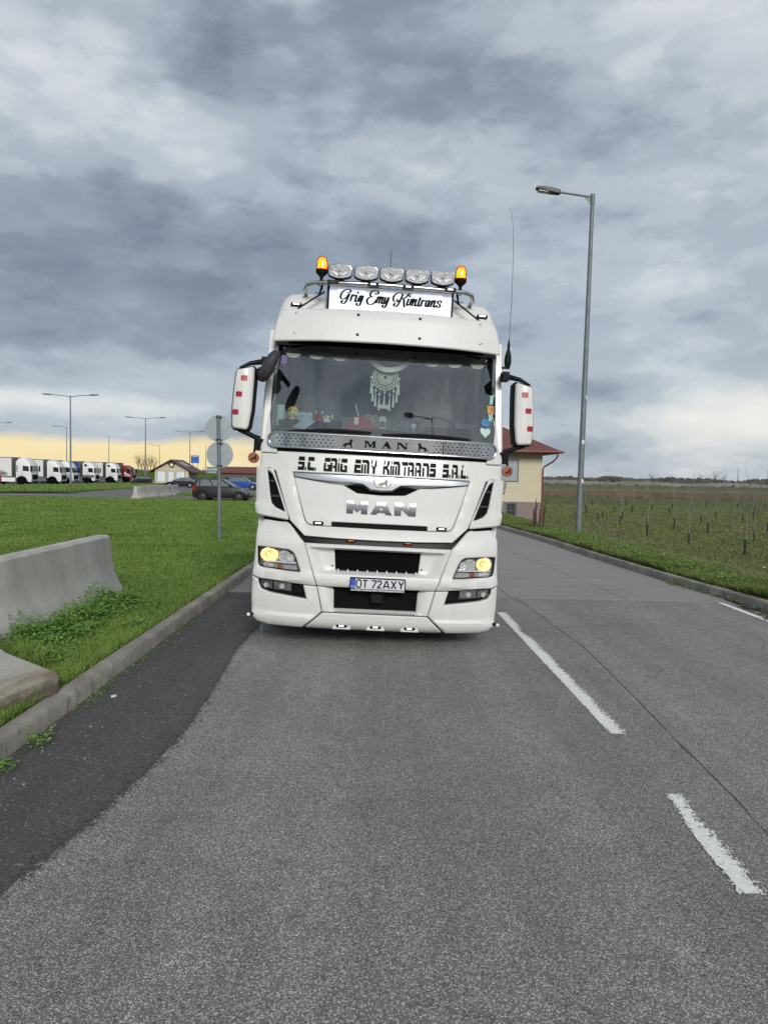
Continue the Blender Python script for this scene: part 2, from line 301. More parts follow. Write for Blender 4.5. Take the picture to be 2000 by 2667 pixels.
# ------------------------------------------------------------------ mesh helpers
class M:
    def __init__(s): s.v = []; s.f = []; s.mi = []
    def add(s, vs_, fs, mi=0, X=None):
        o = len(s.v)
        s.v += [tuple(X @ Vector(p)) if X is not None else tuple(p) for p in vs_]
        s.f += [tuple(i + o for i in q) for q in fs]; s.mi += [mi] * len(fs); return s
    def box(s, x0, x1, y0, y1, z0, z1, mi=0, X=None):
        v = [(x0, y0, z0), (x1, y0, z0), (x1, y1, z0), (x0, y1, z0), (x0, y0, z1), (x1, y0, z1), (x1, y1, z1), (x0, y1, z1)]
        return s.add(v, [(0, 3, 2, 1), (4, 5, 6, 7), (0, 1, 5, 4), (1, 2, 6, 5), (2, 3, 7, 6), (3, 0, 4, 7)], mi, X)
    def tube(s, path, r, n=8, mi=0, closed=False, X=None, cap=True):
        P = [Vector(p) for p in path]; k = len(P); R = r if isinstance(r, (list, tuple)) else [r] * k
        T = []
        for i in range(k):
            a, b = (P[i - 1], P[(i + 1) % k]) if closed else (P[max(i - 1, 0)], P[min(i + 1, k - 1)])
            T.append((b - a).normalized())
        u = T[0].orthogonal().normalized(); vs_ = []; fs = []
        for i in range(k):
            u = (u - T[i] * u.dot(T[i])); u = u.normalized() if u.length > 1e-6 else T[i].orthogonal().normalized()
            w_ = T[i].cross(u)
            vs_ += [P[i] + (u * math.cos(2 * PI * j / n) + w_ * math.sin(2 * PI * j / n)) * R[i] for j in range(n)]
        for i in range(k if closed else k - 1):
            a, b = i * n, ((i + 1) % k) * n
            fs += [(a + j, a + (j + 1) % n, b + (j + 1) % n, b + j) for j in range(n)]
        if cap and not closed: fs += [tuple(range(n - 1, -1, -1)), tuple((k - 1) * n + j for j in range(n))]
        return s.add(vs_, fs, mi, X)
    def lathe(s, prof, n=20, mi=0, X=None, ax='z', cap=True):      # prof = [(radius, height)]
        vs_ = []; fs = []
        for (r, h) in prof:
            for j in range(n):
                a = 2 * PI * j / n; c, d = r * math.cos(a), r * math.sin(a)
                vs_.append((c, d, h) if ax == 'z' else ((c, h, d) if ax == 'y' else (h, c, d)))
        for i in range(len(prof) - 1):
            fs += [(i * n + j, i * n + (j + 1) % n, (i + 1) * n + (j + 1) % n, (i + 1) * n + j) for j in range(n)]
        if cap: fs += [tuple(range(n)), tuple((len(prof) - 1) * n + j for j in range(n))]
        return s.add(vs_, fs, mi, X)
    def ball(s, c, r, n=12, mi=0, sq=(1, 1, 1), X=None):
        vs_ = []; fs = []; m_ = n // 2
        for i in range(m_ + 1):
            t = PI * i / m_
            vs_ += [(c[0] + r * sq[0] * math.sin(t) * math.cos(2 * PI * j / n), c[1] + r * sq[1] * math.sin(t) * math.sin(2 * PI * j / n), c[2] + r * sq[2] * math.cos(t)) for j in range(n)]
        for i in range(m_): fs += [(i * n + j, (i + 1) * n + j, (i + 1) * n + (j + 1) % n, i * n + (j + 1) % n) for j in range(n)]
        return s.add(vs_, fs, mi, X)
    def prism(s, poly, a, b, ax='y', mi=0, X=None):      # 2-D outline extruded between a and b along an axis
        n = len(poly)
        def pt(p, t): return (p[0], t, p[1]) if ax == 'y' else ((t, p[0], p[1]) if ax == 'x' else (p[0], p[1], t))
        vs_ = [pt(p, a) for p in poly] + [pt(p, b) for p in poly]
        fs = [tuple(range(n)), tuple(range(2 * n - 1, n - 1, -1))] + [(i, (i + 1) % n, n + (i + 1) % n, n + i) for i in range(n)]
        return s.add(vs_, fs, mi, X)
    def loft(s, rings, mi=0, cap=True, closed=True, X=None):
        n = len(rings[0]); vs_ = [p for r in rings for p in r]; fs = []
        for i in range(len(rings) - 1):
            for j in range(n if closed else n - 1):
                k = (j + 1) % n; fs.append((i * n + j, i * n + k, (i + 1) * n + k, (i + 1) * n + j))
        if cap: fs += [tuple(range(n - 1, -1, -1)), tuple((len(rings) - 1) * n + j for j in range(n))]
        return s.add(vs_, fs, mi, X)
    def mesh(s, name, mats, sharp=35, recalc=True):
        me = bpy.data.meshes.new(name); me.from_pydata(s.v, [], s.f)
        for m_ in (mats if isinstance(mats, (list, tuple)) else [mats]): me.materials.append(MT[m_] if isinstance(m_, str) else m_)
        if any(s.mi): me.polygons.foreach_set('material_index', s.mi)
        if recalc:
            bm = bmesh.new(); bm.from_mesh(me); bmesh.ops.remove_doubles(bm, verts=bm.verts, dist=2e-5)
            bmesh.ops.recalc_face_normals(bm, faces=bm.faces); bm.to_mesh(me); bm.free()
        me.polygons.foreach_set('use_smooth', [True] * len(me.polygons)); me.set_sharp_from_angle(angle=math.radians(sharp))
        me.update(); return me
    def build(s, name, mats, parent=None, sharp=35, **props):
        return link(name, s.mesh(name, mats, sharp), parent, **props)

def link(name, me, parent=None, label=None, cat=None, group=None, kind=None, loc=None, rot=None):
    o = bpy.data.objects.new(name, me); COL.objects.link(o)
    if parent is not None: o.parent = parent
    if loc is not None: o.location = loc
    if rot is not None: o.rotation_euler = rot
    for k, v in (('label', label), ('category', cat), ('group', group), ('kind', kind)):
        if v: o[k] = v
    return o
def thing(name, label, cat, loc=(0, 0, 0), rz=0.0, group=None):
    return link(name, None, None, label, cat, group, loc=loc, rot=(0, 0, rz))
def struct(name, me, parent=None): return link(name, me, parent, kind=None if parent else 'structure')
def dup(root, loc, rz=0.0, label=None, scale=None):
    def cp(o, par):
        c = o.copy(); COL.objects.link(c)
        if par: c.parent = par
        for ch in o.children: cp(ch, c)
        return c
    r = cp(root, None); r.location = loc; r.rotation_euler = (0, 0, rz)
    if label: r['label'] = label
    if scale: r.scale = scale
    return r

def area(p): return .5 * sum(p[i - 1][0] * p[i][1] - p[i][0] * p[i - 1][1] for i in range(len(p)))
def ccw(p): return list(p) if area(p) > 0 else list(reversed(p))
def inside(q, p):
    c = False; x, y = q
    for i in range(len(p)):
        (x1, y1), (x2, y2) = p[i - 1], p[i]
        if (y1 > y) != (y2 > y) and x < (x2 - x1) * (y - y1) / (y2 - y1) + x1: c = not c
    return c
def roundp(p, r, n=4):
    if not r: return list(p)
    out = []; N = len(p)
    for i in range(N):
        a, b, c = Vector(p[i - 1]), Vector(p[i]), Vector(p[(i + 1) % N])
        u, v = (a - b), (c - b); lu, lv = u.length, v.length
        if lu < 1e-6 or lv < 1e-6: continue
        d = min(r, lu * .45, lv * .45); s0, s1 = b + u / lu * d, b + v / lv * d
        if u.angle(v) > math.radians(168): out.append(tuple(b)); continue
        for k in range(n + 1):
            t = k / n; out.append(tuple((1 - t) ** 2 * s0 + 2 * t * (1 - t) * b + t * t * s1))
    return out
def dense(p, g):
    out = []
    for i in range(len(p)):
        a, b = Vector(p[i]), Vector(p[(i + 1) % len(p)]); k = max(1, int(math.ceil((b - a).length / g)))
        out += [tuple(a.lerp(b, j / k)) for j in range(k)]
    return out
def inset(p, d):
    out = []; N = len(p)
    for i in range(N):
        a, b, c = Vector(p[i - 1]), Vector(p[i]), Vector(p[(i + 1) % N])
        e1, e2 = (b - a), (c - b)
        if e1.length < 1e-9 or e2.length < 1e-9: out.append(tuple(b)); continue
        e1.normalize(); e2.normalize(); n1, n2 = Vector((-e1.y, e1.x)), Vector((-e2.y, e2.x)); m_ = n1 + n2
        if m_.length < .3: out.append(tuple(b + n1 * d)); continue
        m_.normalize(); out.append(tuple(b + m_ * (d / max(m_.dot(n1), .45))))
    return out
def cdt(outer, holes, g):
    pts = list(outer); edges = [(i, (i + 1) % len(outer)) for i in range(len(outer))]
    for h in holes:
        o = len(pts); pts += list(h); edges += [(o + i, o + (i + 1) % len(h)) for i in range(len(h))]
    xs = [p[0] for p in outer]; ys = [p[1] for p in outer]
    lim = inset(ccw(outer), g * .35); hl = [inset(ccw(h), -g * .35) for h in holes]
    nx, ny = int((max(xs) - min(xs)) / g), int((max(ys) - min(ys)) / g)
    if nx * ny < 60000:
        for i in range(1, nx + 1):
            for j in range(1, ny + 1):
                q = (min(xs) + i * g, min(ys) + j * g)
                if inside(q, lim) and inside(q, outer) and not any(inside(q, h) for h in hl): pts.append(q)
    v, e, f, *_ = delaunay_2d_cdt([Vector(p) for p in pts], edges, [], 0, 1e-7)
    out = []
    for t in f:
        c = ((v[t[0]].x + v[t[1]].x + v[t[2]].x) / 3, (v[t[0]].y + v[t[1]].y + v[t[2]].y) / 3)
        if inside(c, outer) and not any(inside(c, h) for h in holes): out.append(tuple(t))
    return [(p.x, p.y) for p in v], out

# truck skin: depth (truck-local y, forward is -y) of the front over (x, z)
SZ = [.15, .25, .45, 1.05, 1.15, 1.8, 2.05, 2.12, 3.1, 3.8]; SY = [.10, .03, 0, 0, .03, .06, .10, .14, .45, .75]
def yS(x, z): return float(np.interp(z, SZ, SY)) + .16 * (min(abs(x), 1.4) / 1.25) ** 4
def panel(name, poly, mt, parent, surf=yS, off=0.0, th=.05, bev=.006, g=.06, holes=(), rnd=0.0, M_=None, mi=0, **props):
    """a moulded panel: outline in (x, z), draped on the skin, with bevelled rim and returned edges"""
    m = M_ if M_ is not None else M()
    outer = dense(ccw(roundp(poly, rnd)), g); hs = [dense(ccw(roundp(h, rnd)), g) for h in holes]
    inn = inset(outer, bev); hin = [inset(h, -bev) for h in hs]
    v, f = cdt(inn, hin, g)
    m.add([(x, surf(x, z) + off, z) for x, z in v], f, mi)
    for ring, front in [(outer, inn)] + list(zip(hs, hin)):
        n = len(ring)
        vs_ = [(x, surf(*q) + off, z) for (x, z), q in zip(front, front)] + [(x, surf(x, z) + off + bev, z) for x, z in ring] + [(x, surf(x, z) + off + th, z) for x, z in ring]
        fs = []
        for i in range(n):
            k = (i + 1) % n; fs += [(i, k, n + k, n + i), (n + i, n + k, 2 * n + k, 2 * n + i)]
        m.add(vs_, fs, mi)
    if M_ is not None: return m
    return m.build(name, mt, parent, 32, **props)
def mir(p, s=-1): return [(x * s, z) for x, z in p]
def sym(p): return list(p) + [(-x, z) for x, z in reversed(p)]          # close a half outline (x >= 0) with its mirror

def catmull(P, k=6):
    P = [Vector(p) for p in P]; out = []
    for i in range(len(P) - 1):
        a, b, c, d = P[max(i - 1, 0)], P[i], P[i + 1], P[min(i + 2, len(P) - 1)]
        for j in range(k):
            t = j / k; out.append(.5 * ((2 * b) + (c - a) * t + (2 * a - 5 * b + 4 * c - d) * t * t + (3 * b - a - 3 * c + d) * t ** 3))
    out.append(P[-1]); return out
def ribbon(m, pts, wid, fn, depth=.0015, mi=0):
    """flat brush stroke along pts (2-D), wid(i, dir) half widths, fn maps (u, v) to 3-D"""
    n = len(pts); L = []; Rr = []
    for i in range(n):
        d = (pts[min(i + 1, n - 1)] - pts[max(i - 1, 0)])
        d = d.normalized() if d.length > 1e-9 else Vector((1, 0)); nn = Vector((-d.y, d.x)); h = wid(i, d)
        L.append(pts[i] + nn * h); Rr.append(pts[i] - nn * h)
    vs_ = [fn(p.x, p.y) for p in L] + [fn(p.x, p.y) for p in Rr]
    m.add(vs_, [(i, i + 1, n + i + 1, n + i) for i in range(n - 1)], mi)

# stylised lion (striding, tail up), unit box, head on the right
LION = [(.0, .05), (.16, .18), (.2, .36), (.33, .5), (.55, .52), (.66, .62), (.68, .8), (.78, .97), (.86, .9), (.97, .86), (.95, .74), (.86, .7), (.9, .55), (.86, .38),
        (.88, .2), (.96, .04), (.82, .0), (.76, .2), (.7, .32), (.56, .3), (.42, .26), (.38, .14), (.44, .03), (.3, .0), (.27, .16), (.2, .12)]
def lion(m, x0, x1, z0, z1, surf, off, th=.003, flip=False, mi=0):
    P = [((1 - a if flip else a) * (x1 - x0) + x0, z0 + b * (z1 - z0)) for a, b in LION]
    P = ccw(P); v, f = cdt(P, [], 1.0); n = len(P)
    m.add([(x, surf(x, z) + off, z) for x, z in v], f, mi)
    m.add([(x, surf(x, z) + off, z) for x, z in P] + [(x, surf(x, z) + off + th, z) for x, z in P], [(i, (i + 1) % n, n + (i + 1) % n, n + i) for i in range(n)], mi)
def text_mesh(body, size, mt, name, parent, mtx, extrude=.002, shear=0.0, bold=0.0):
    c = bpy.data.curves.new(name, 'FONT'); c.body = body; c.size = size; c.extrude = extrude; c.align_x = 'CENTER'; c.align_y = 'CENTER'; c.shear = shear; c.offset = bold
    t = bpy.data.objects.new('tmp', c); COL.objects.link(t); bpy.context.view_layer.update()
    me = bpy.data.meshes.new_from_object(t.evaluated_get(bpy.context.evaluated_depsgraph_get())); bpy.data.objects.remove(t); bpy.data.curves.remove(c)
    me.transform(mtx); me.materials.clear(); me.materials.append(MT[mt]); me.name = name
    return link(name, me, parent)

# ------------------------------------------------------------------ terrain
KX = [3.6, 3.97, 4.46, 4.72, 4.92, 5.03, 5.2, 5.34, 5.55, 5.55, 5.45]; KY = [33, 25.4, 20.7, 16.5, 14.15, 12.72, 11.3, 10.2, 7.0, 2, -30]
def xk(y): return float(np.interp(y, KY[::-1], KX[::-1])) if y < 33 else 3.6 - (y - 33) * .06        # road face of the right kerb
def sm(t): t = min(max(t, 0), 1); return t * t * (3 - 2 * t)
def zl(x, y):
    z = float(np.interp(y, [-60, 20, 50, 65, 100, 125, 205, 300], [.10, .10, -.15, -.32, -.58, -.78, -.8, -1.0]))
    if x < -25: z += 2.1 * sm((y - 215) / 22) * (1 - sm((y - 262) / 30)) * sm((-25 - x) / 14)
    return z
def zr(x, y):
    s = x - xk(y) - .15
    drop = sm((s - .9) / 5.5)
    z = .115 - 1.115 * drop
    if y > 38 and s < 6: z += .25 * sm((y - 38) / 6) * (1 - sm((s - 2) / 3.2))
    z += .09 * mnoise.noise(Vector((x * .25, y * .25, 0))) * drop
    if 19 < y < 30 and 6.4 < x < 11: z -= .32 * math.exp(-((x - 8.3) / 1.1) ** 2 - ((y - 23) / 2.2) ** 2) - .22 * math.exp(-((x - 7.3) / .5) ** 2 - ((y - 22.6) / 1.2) ** 2)
    return z
def geo(n, a, r): return [0] + list(np.cumsum([a * r ** i for i in range(n)]))
def sheet(name, xs_of_y, ys, zf, mt):
    m = M(); nx = len(xs_of_y(ys[0])); vs_ = []
    for y in ys: vs_ += [(x, y, zf(x, y)) for x in xs_of_y(y)]
    fs = [(j * nx + i, j * nx + i + 1, (j + 1) * nx + i + 1, (j + 1) * nx + i) for j in range(len(ys) - 1) for i in range(nx - 1)]
    m.add(vs_, fs); return struct(name, m.mesh(name, mt, 60))
YS = [-40, -25, -12, -6, -2, 0] + [i * .5 for i in range(1, 61)] + [30 + i for i in range(1, 41)] + [70 + 5 * i for i in range(1, 48)] + [330, 380, 450, 560, 700, 900, 1200, 1700, 2500, 4000, 6000]
SL = geo(60, .12, 1.14); SR = geo(60, .10, 1.14)
sheet('lawn', lambda y: [-2.44 - s for s in SL[::-1]], YS, zl, 'lawn')
sheet('field', lambda y: [xk(y) + .14 + s for s in SR], YS, zr, 'field')
# distant band of dry reeds and dark ploughed earth across the field
def drape(name, poly, zf, mt, g=4.0, lift=.02):
    v, f = cdt(dense(ccw(poly), g), [], g); m = M(); m.add([(x, y, zf(x, y) + lift) for x, y in v], f); return struct(name, m.mesh(name, mt, 60))
drape('reed_bed', [(14, 118), (60, 105), (150, 100), (420, 112), (420, 240), (150, 220), (60, 210), (20, 230)], zr, 'reed', 20, .05)
MT['plough'] = mat_ground('ploughed_earth', [(0, 0, 0, (.03, .026, .022)), (1, .4, .7, (.05, .042, .035))], .6, 6)
drape('ploughed_field', [(60, 108), (160, 103), (420, 114), (420, 119), (160, 107.5), (60, 110)], zr, 'plough', 20, .12)

# road between the kerbs: worn asphalt, then concrete slabs from 11 m on
def road_sheet(name, poly, z, mt, g=2.0):
    v, f = cdt(dense(ccw(poly), g), [], g); m = M(); m.add([(x, y, z) for x, y in v], f); return struct(name, m.mesh(name, mt, 60))
kr = [(xk(y) + .05, y) for y in (-25, 0, 4, 7, 10, 11.1)]
road_sheet('road', [(-2.33, -25)] + kr + [(5.3, 10.98), (4.0, 10.93), (2.78, 10.93), (2.02, 10.97), (1.93, 11.0), (1.0, 11.02), (-2.33, 11.05)], 0.0, 'asphalt')
ks = [(xk(y) + .05, y) for y in (11.1, 12.7, 14.1, 16.5, 20.7, 25.4, 33, 40, 49)]
road_sheet('under_road', [(-2.43, -25), (8, -25), (6.2, 11), (3, 49), (2.0, 200), (-2.43, 200)], -.05, 'asphalt_new', 8)
slab_root = struct('concrete_road', road_sheet('concrete_road_bed', [(-2.33, 11.03), (1.0, 11.0), (1.93, 10.98), (5.3, 10.96)] + ks + [(-2.33, 49)], -.02, 'dark').data)
bpy.data.objects.remove(bpy.data.objects['concrete_road_bed'])
def slab_edge(y): return xk(y) + .02
jx = lambda y: 3.66 - (y - 10.9) * .085
for i, (ya, yb) in enumerate([(11.0, 15.9), (15.91, 20.9), (20.91, 26), (26.01, 31), (31.01, 37), (37.01, 43), (43.01, 49)]):
    for c in range(3):
        x0 = lambda y: (-2.32, 1.9 - (y - 11) * .03, jx(y))[c] + (.006 if c else 0); x1 = lambda y: (1.9 - (y - 11) * .03, jx(y), slab_edge(y))[c] - .006
        m = M(); n = 5; yy = [ya + (yb - ya) * k / n for k in range(n + 1)]
        P = [(x1(y), y) for y in yy] + [(x0(y), y) for y in reversed(yy)]
        m.prism(ccw(P), -.02, .002 + .0015 * ((i * 7 + c * 3) % 3), 'z'); m.build('slab', 'slab', slab_root)
# newer dark strip along the left kerb, wavy saw-cut edge
edge = [(-1.46, 11.0), (-1.45, 8.3), (-1.46, 7.47), (-1.38, 6.11), (-1.35, 5.24), (-1.37, 4.65), (-1.42, 4.07), (-1.47, 3.68), (-1.54, 3.31), (-1.58, 3.02), (-1.6, 1.5), (-1.5, -3), (-1.5, -24)]
ew = [(p.x + .016 * mnoise.noise(Vector((0, p.y * 2.4, 3))) + .010 * mnoise.noise(Vector((0, p.y * 9, 5))) + .008 * mnoise.noise(Vector((0, p.y * 38, 5))), p.y) for p in catmull(edge, 60)]
road_sheet('asphalt_strip', [(-2.32, 11.0)] + [(-2.32, -24)] + ew[::-1], .004, 'asphalt_new', 1.0)
m = M(); rr0 = random.Random(4)
for p in ew[:-60]:
    for _ in range(2):
        zc_ = rr0.uniform(.005, .0085); x, y, s_ = p[0] + rr0.gauss(.0, .025), p[1] + rr0.uniform(-.04, .04), .003 + .007 * rr0.random() ** 2
        if 2 < y < 11: m.add([(x + s_ * math.cos(a) * (1 + .5 * rr0.random()), y + s_ * math.sin(a), zc_) for a in (0, 1.3, 2.4, 3.8, 5.1)], [(0, 1, 2, 3, 4)])
link('seam_crumbs', m.mesh('seam_crumbs', 'asphalt_new', 60), kind='stuff')
MT['tar'] = mat('tar', (.06, .058, .055), .85)
# tar seam in the right lane
seam = catmull([(1.97, 10.95), (2.03, 10.2), (2.1, 8.66), (2.15, 7.84), (2.1, 6.15), (2.05, 5.13), (2.03, 4.46), (2.01, 3.99), (1.99, 3.73), (1.96, 2.5), (1.95, 0), (1.95, -10)], 14)
m = M(); sp = [Vector((p.x + .006 * mnoise.noise(Vector((p.y * 5, 1, 0))), p.y)) for p in seam]
ribbon(m, sp, lambda i, d: .0032 + .003 * mnoise.noise(Vector((sp[i].y * 3, 9, 0))), lambda x, y: (x, y, .004)); struct('tar_seam', m.mesh('tar_seam', 'tar', 60))
# worn paint: cells of paint left between the bare stones
def worn_line(name, xc, y0, y1, wd, wear, cell=.012, slope=0.0):
    m = M(); nx, ny = int(wd / cell), int((y1 - y0) / cell)
    for j in range(ny):
        y = y0 + j * cell; xm = xc + slope * (y - y0) + .012 * mnoise.noise(Vector((0, y * .8, 2)))
        e0 = wear[0] * (.5 + .9 * mnoise.noise(Vector((1, y * 2.1, 4)))); e1 = wear[1] * (.6 + 1.0 * mnoise.noise(Vector((5, y * 1.7, 8))) + .5 * mnoise.noise(Vector((2, y * 26, 8))))
        for i in range(nx):
            x = (i + .5) * cell; edge_d = min((x - e0) / .02, (wd - e1 - x) / .035)
            n_ = .8 * mnoise.noise(Vector((x * 60, y * 40, 1))) + .9 * mnoise.noise(Vector((x * 170, y * 150, 7)))
            if n_ < -.75: continue
            endd = min(y - y0, y1 - y) / .05
            if min(edge_d, endd) + n_ * 1.5 > -.25 and min(edge_d, endd) > -1.1:
                X = xm - wd / 2 + x; h = cell / 2 * 1.02
                m.add([(X - h, y - h, .005), (X + h, y - h, .005), (X + h, y + h, .005), (X - h, y + h, .005)], [(0, 1, 2, 3)])
    struct(name, m.mesh(name, 'paint', 60))
worn_line('lane_marking', 1.69, 5.14, 9.75, .135, (.012, .055), .0075, slope=-.024)
worn_line('lane_marking.001', 1.64, 3.14, 4.16, .135, (.03, .065), .005, slope=.045)
worn_line('edge_line', 4.985, 5.0, 10.85, .11, (.0, .0), .03)
worn_line('lane_marking.002', 1.50, 10.55, 10.95, .12, (.02, .03))

# ------------------------------------------------------------------ kerbs, one stone at a time
def kerb_stone(L, chip=0.0, seed=0, sgn=-1):
    w_, h_ = .14, .13; m = M(); rnd = random.Random(seed); rings = []
    n = 6 if chip else 2
    for k in range(n + 1):
        t = k / n; c = chip * (rnd.random() if chip else 0); e = 0
        prof = [(0 - c * .15, -.06), (0 + e, h_ - .02 - c * .6), (.016 + c * .5 + e, h_ - e - c * .1), (w_ - .01, h_ - e), (w_, h_ - .015), (w_, -.06)]
        rings.append([(sgn * x, t * (L - .009), z) for x, z in prof])
    m.loft(rings); return m.mesh('kerb_stone', 'kerb', 40)
left_kerb = link('kerb', M().box(-2.43, -2.365, 1.5, 50, -.06, .10).mesh('kerb', 'litter'), kind='structure'); km = [kerb_stone(.30, 0, 0), kerb_stone(.30, 0, 1), kerb_stone(.30, .075, 2), kerb_stone(.30, .04, 5)]
y = 1.5; i = 0
while y < 50:
    pick = 2 if 5.3 < y < 5.9 else (3 if (4.9 < y < 5.3 or 5.9 < y < 6.5) else random.choice([0, 0, 1, 0, 0]))
    o = link('kerb_stone', km[pick], left_kerb, loc=(-2.31 + random.uniform(-.002, .002), y, random.uniform(-.002, .002))); o.rotation_euler = (0, 0, random.uniform(-.004, .004))
    y += .302; i += 1
right_kerb = link('kerb', None, kind='structure'); km2 = [kerb_stone(.48, 0, 3, 1), kerb_stone(.48, .015, 4, 1), kerb_stone(.48, .02, 9, 1)]
y = 4.0
while y < 40:
    dx = xk(y + .48) - xk(y); o = link('kerb_stone', random.choice(km2), right_kerb, loc=(xk(y) + .0, y, random.uniform(-.003, .003)))
    o.rotation_euler = (0, 0, -math.atan2(dx, .48) + random.uniform(-.006, .006)); y += .482
# ------------------------------------------------------------------ overlays beyond the lawn
drape('access_road', [(-140, 49.6), (-2.6, 48.6), (-2.6, 99), (-34, 99), (-140, 62)], zl, 'asphalt_far', 6, .02)
drape('parking_lot', [(-220, 93), (-2.6, 93), (-2.6, 205), (-220, 205)], zl, 'asphalt_far', 10, .012)
drape('grass_strip', [(-140, 60.5), (-31, 60.5), (-27, 64), (-29, 73), (-34.5, 115), (-30, 128), (-33, 150), (-49, 149), (-49.5, 100), (-140, 97)], zl, 'lawn', 5, .06)
drape('grass_island', [(-18.6, 66), (-16.2, 62.5), (-6, 61.5), (-6, 78), (-17.5, 80)], zl, 'lawn', 3, .06)
drape('bare_soil', [(-140, 60.1), (-31, 60.1), (-25.5, 62.5), (-29, 65), (-50, 64), (-140, 63)], zl, mat_ground('bare_soil', [(0, 0, 0, (.045, .036, .026)), (1.2, .45, .65, (.04, .055, .018))], .8, 10), 5, .09)

# ------------------------------------------------------------------ grass
def blades(name, P, h, wd, mt, lean=.45):
    """one joined mesh of bent blades; P (n,3) bases, h / wd (n,) height and width"""
    n = len(P); a = RNG.random(n) * 2 * PI; b = RNG.random(n) * 2 * PI; l = RNG.random(n) ** .7 * lean
    d = np.stack([np.cos(a), np.sin(a), 0 * a], 1); s = np.stack([np.cos(b), np.sin(b), 0 * b], 1) * (wd / 2)[:, None]
    up = np.array([0, 0, 1.0])
    mid = P + up * (h * .6)[:, None] + d * (h * l * .45)[:, None]; tip = P + up * (h * (1 - .35 * l))[:, None] + d * (h * l * 1.25)[:, None]
    V = np.stack([P - s, P + s, mid + s * .75, mid - s * .75, tip], 1).reshape(-1, 3)
    base = (np.arange(n) * 5)[:, None]
    T = np.concatenate([base + np.array([[0, 1, 2]]), base + np.array([[0, 2, 3]]), base + np.array([[3, 2, 4]])], 1).reshape(-1)
    me = bpy.data.meshes.new(name); me.vertices.add(len(V)); me.vertices.foreach_set('co', V.astype(np.float32).ravel())
    me.loops.add(len(T)); me.loops.foreach_set('vertex_index', T.astype(np.int32)); k = len(T) // 3
    me.polygons.add(k); me.polygons.foreach_set('loop_start', np.arange(k, dtype=np.int32) * 3)
    me.polygons.foreach_set('use_smooth', np.ones(k, dtype=bool))
    me.materials.append(MT[mt]); me.update(calc_edges=True); me.validate()
    return link(name, me, kind='stuff')
def zmap(f, X, Y): return np.array([f(float(x), float(y)) for x, y in zip(X, Y)])
def keep_out(X, Y):                      # footprints of the two near barriers
    k = np.ones(len(X), bool)
    k &= ~((Y > 6.55) & (Y < 10.25) & (np.abs(X + 3.86) < .27)); k &= ~((Y > 1.7) & (Y < 5.7) & (X < -2.5 + (Y - 5.58) * .22) & (X > -4.2))
    return k
n = 500000
Y = 3.2 * (52 / 3.2) ** (RNG.random(n) ** 1.15); X = -2.46 - RNG.random(n) ** 1.0 * (Y * .68 - 1.2).clip(.5)
k = keep_out(X, Y); X, Y = X[k], Y[k]
cl = np.array([mnoise.noise(Vector((x * 1.3, y * 1.3, 0))) for x, y in zip(X, Y)])
h = (.045 + .03 * RNG.random(len(X)) + .028 * cl.clip(-.4, 1)) * (1 + Y * .012); wd = .004 + .0006 * Y
near = np.exp(-((X + 2.47) / .10) ** 2); h *= (1 + .5 * near)
blades('grass', np.stack([X, Y, zmap(zl, X, Y) - .006], 1), h.clip(.02), wd, 'grass', .8)
# lush tussocks scattered in the lawn
cx = -2.6 - RNG.random(150) * 12; cy = 5 + RNG.random(150) ** 1.3 * 34; ok = (cx > -.55 * cy - .5) & keep_out(cx, cy); cx, cy = cx[ok], cy[ok]
X = np.repeat(cx, 110); Y = np.repeat(cy, 110); r = RNG.random(len(X)) ** .7 * .16; a = RNG.random(len(X)) * 6.283
X = X + r * np.cos(a); Y = Y + r * np.sin(a); ok = X < -2.47; X, Y = X[ok], Y[ok]
blades('grass', np.stack([X, Y, zmap(zl, X, Y)], 1), .06 + .05 * RNG.random(len(X)), .005 + .0004 * Y, 'grass', .9)
# tall tuft at the far end of the stained barrier, and grass along its toe
X = -3.12 + RNG.normal(0, .13, 1500); Y = 6.12 + RNG.normal(0, .16, 1500)
blades('grass', np.stack([X, Y, zmap(zl, X, Y)], 1), .13 + .17 * RNG.random(1500), .006 + 0 * X, 'grass', .75)
X = -2.46 - np.abs(RNG.normal(0, .03, 1800)); Y = 3.4 + RNG.random(1800) * 2.6
blades('grass', np.stack([X, Y, zmap(zl, X, Y)], 1), .03 + .035 * RNG.random(1800), .005 + 0 * X, 'grass', .9)
# verge on the right: green crest by the kerb, then drier field grass
n = 90000
Y = 8.5 * (44 / 8.5) ** RNG.random(n); s = RNG.random(n) ** 1.3 * 2.0; X = np.array([xk(y) for y in Y]) + .15 + s
cl = np.array([mnoise.noise(Vector((x * .9, y * .9, 4))) for x, y in zip(X, Y)])
g_ = (RNG.random(n) < (1.25 - s * .55)) ; X, Y, s, cl = X[g_], Y[g_], s[g_], cl[g_]
blades('grass', np.stack([X, Y, zmap(zr, X, Y) - .01], 1), (.08 + .09 * RNG.random(len(X)) + .10 * cl.clip(-.3, 1)) * (1.15 - .2 * s), .006 + .0006 * Y, 'verge', .85)
n = 300000
Y = 9 * (78 / 9.) ** RNG.random(n); s = .9 + RNG.random(n) ** .8 * (Y * .74 - 3).clip(1.5); X = np.array([xk(y) for y in Y]) + s
blades('field_grass', np.stack([X, Y, zmap(zr, X, Y) - .01], 1), (.06 + .09 * RNG.random(n)) * (1 + .003 * Y), .005 + .0006 * Y, 'drygrass', .9)
n = 90000
Y = 12 * (70 / 12.) ** RNG.random(n); s = 2 + RNG.random(n) ** .8 * (Y * .6 - 3).clip(1.5); X = np.array([xk(y) for y in Y]) + s
ok = np.array([mnoise.noise(Vector((x * .16, y * .16, 9))) for x, y in zip(X, Y)]) > -.05; X, Y = X[ok], Y[ok]
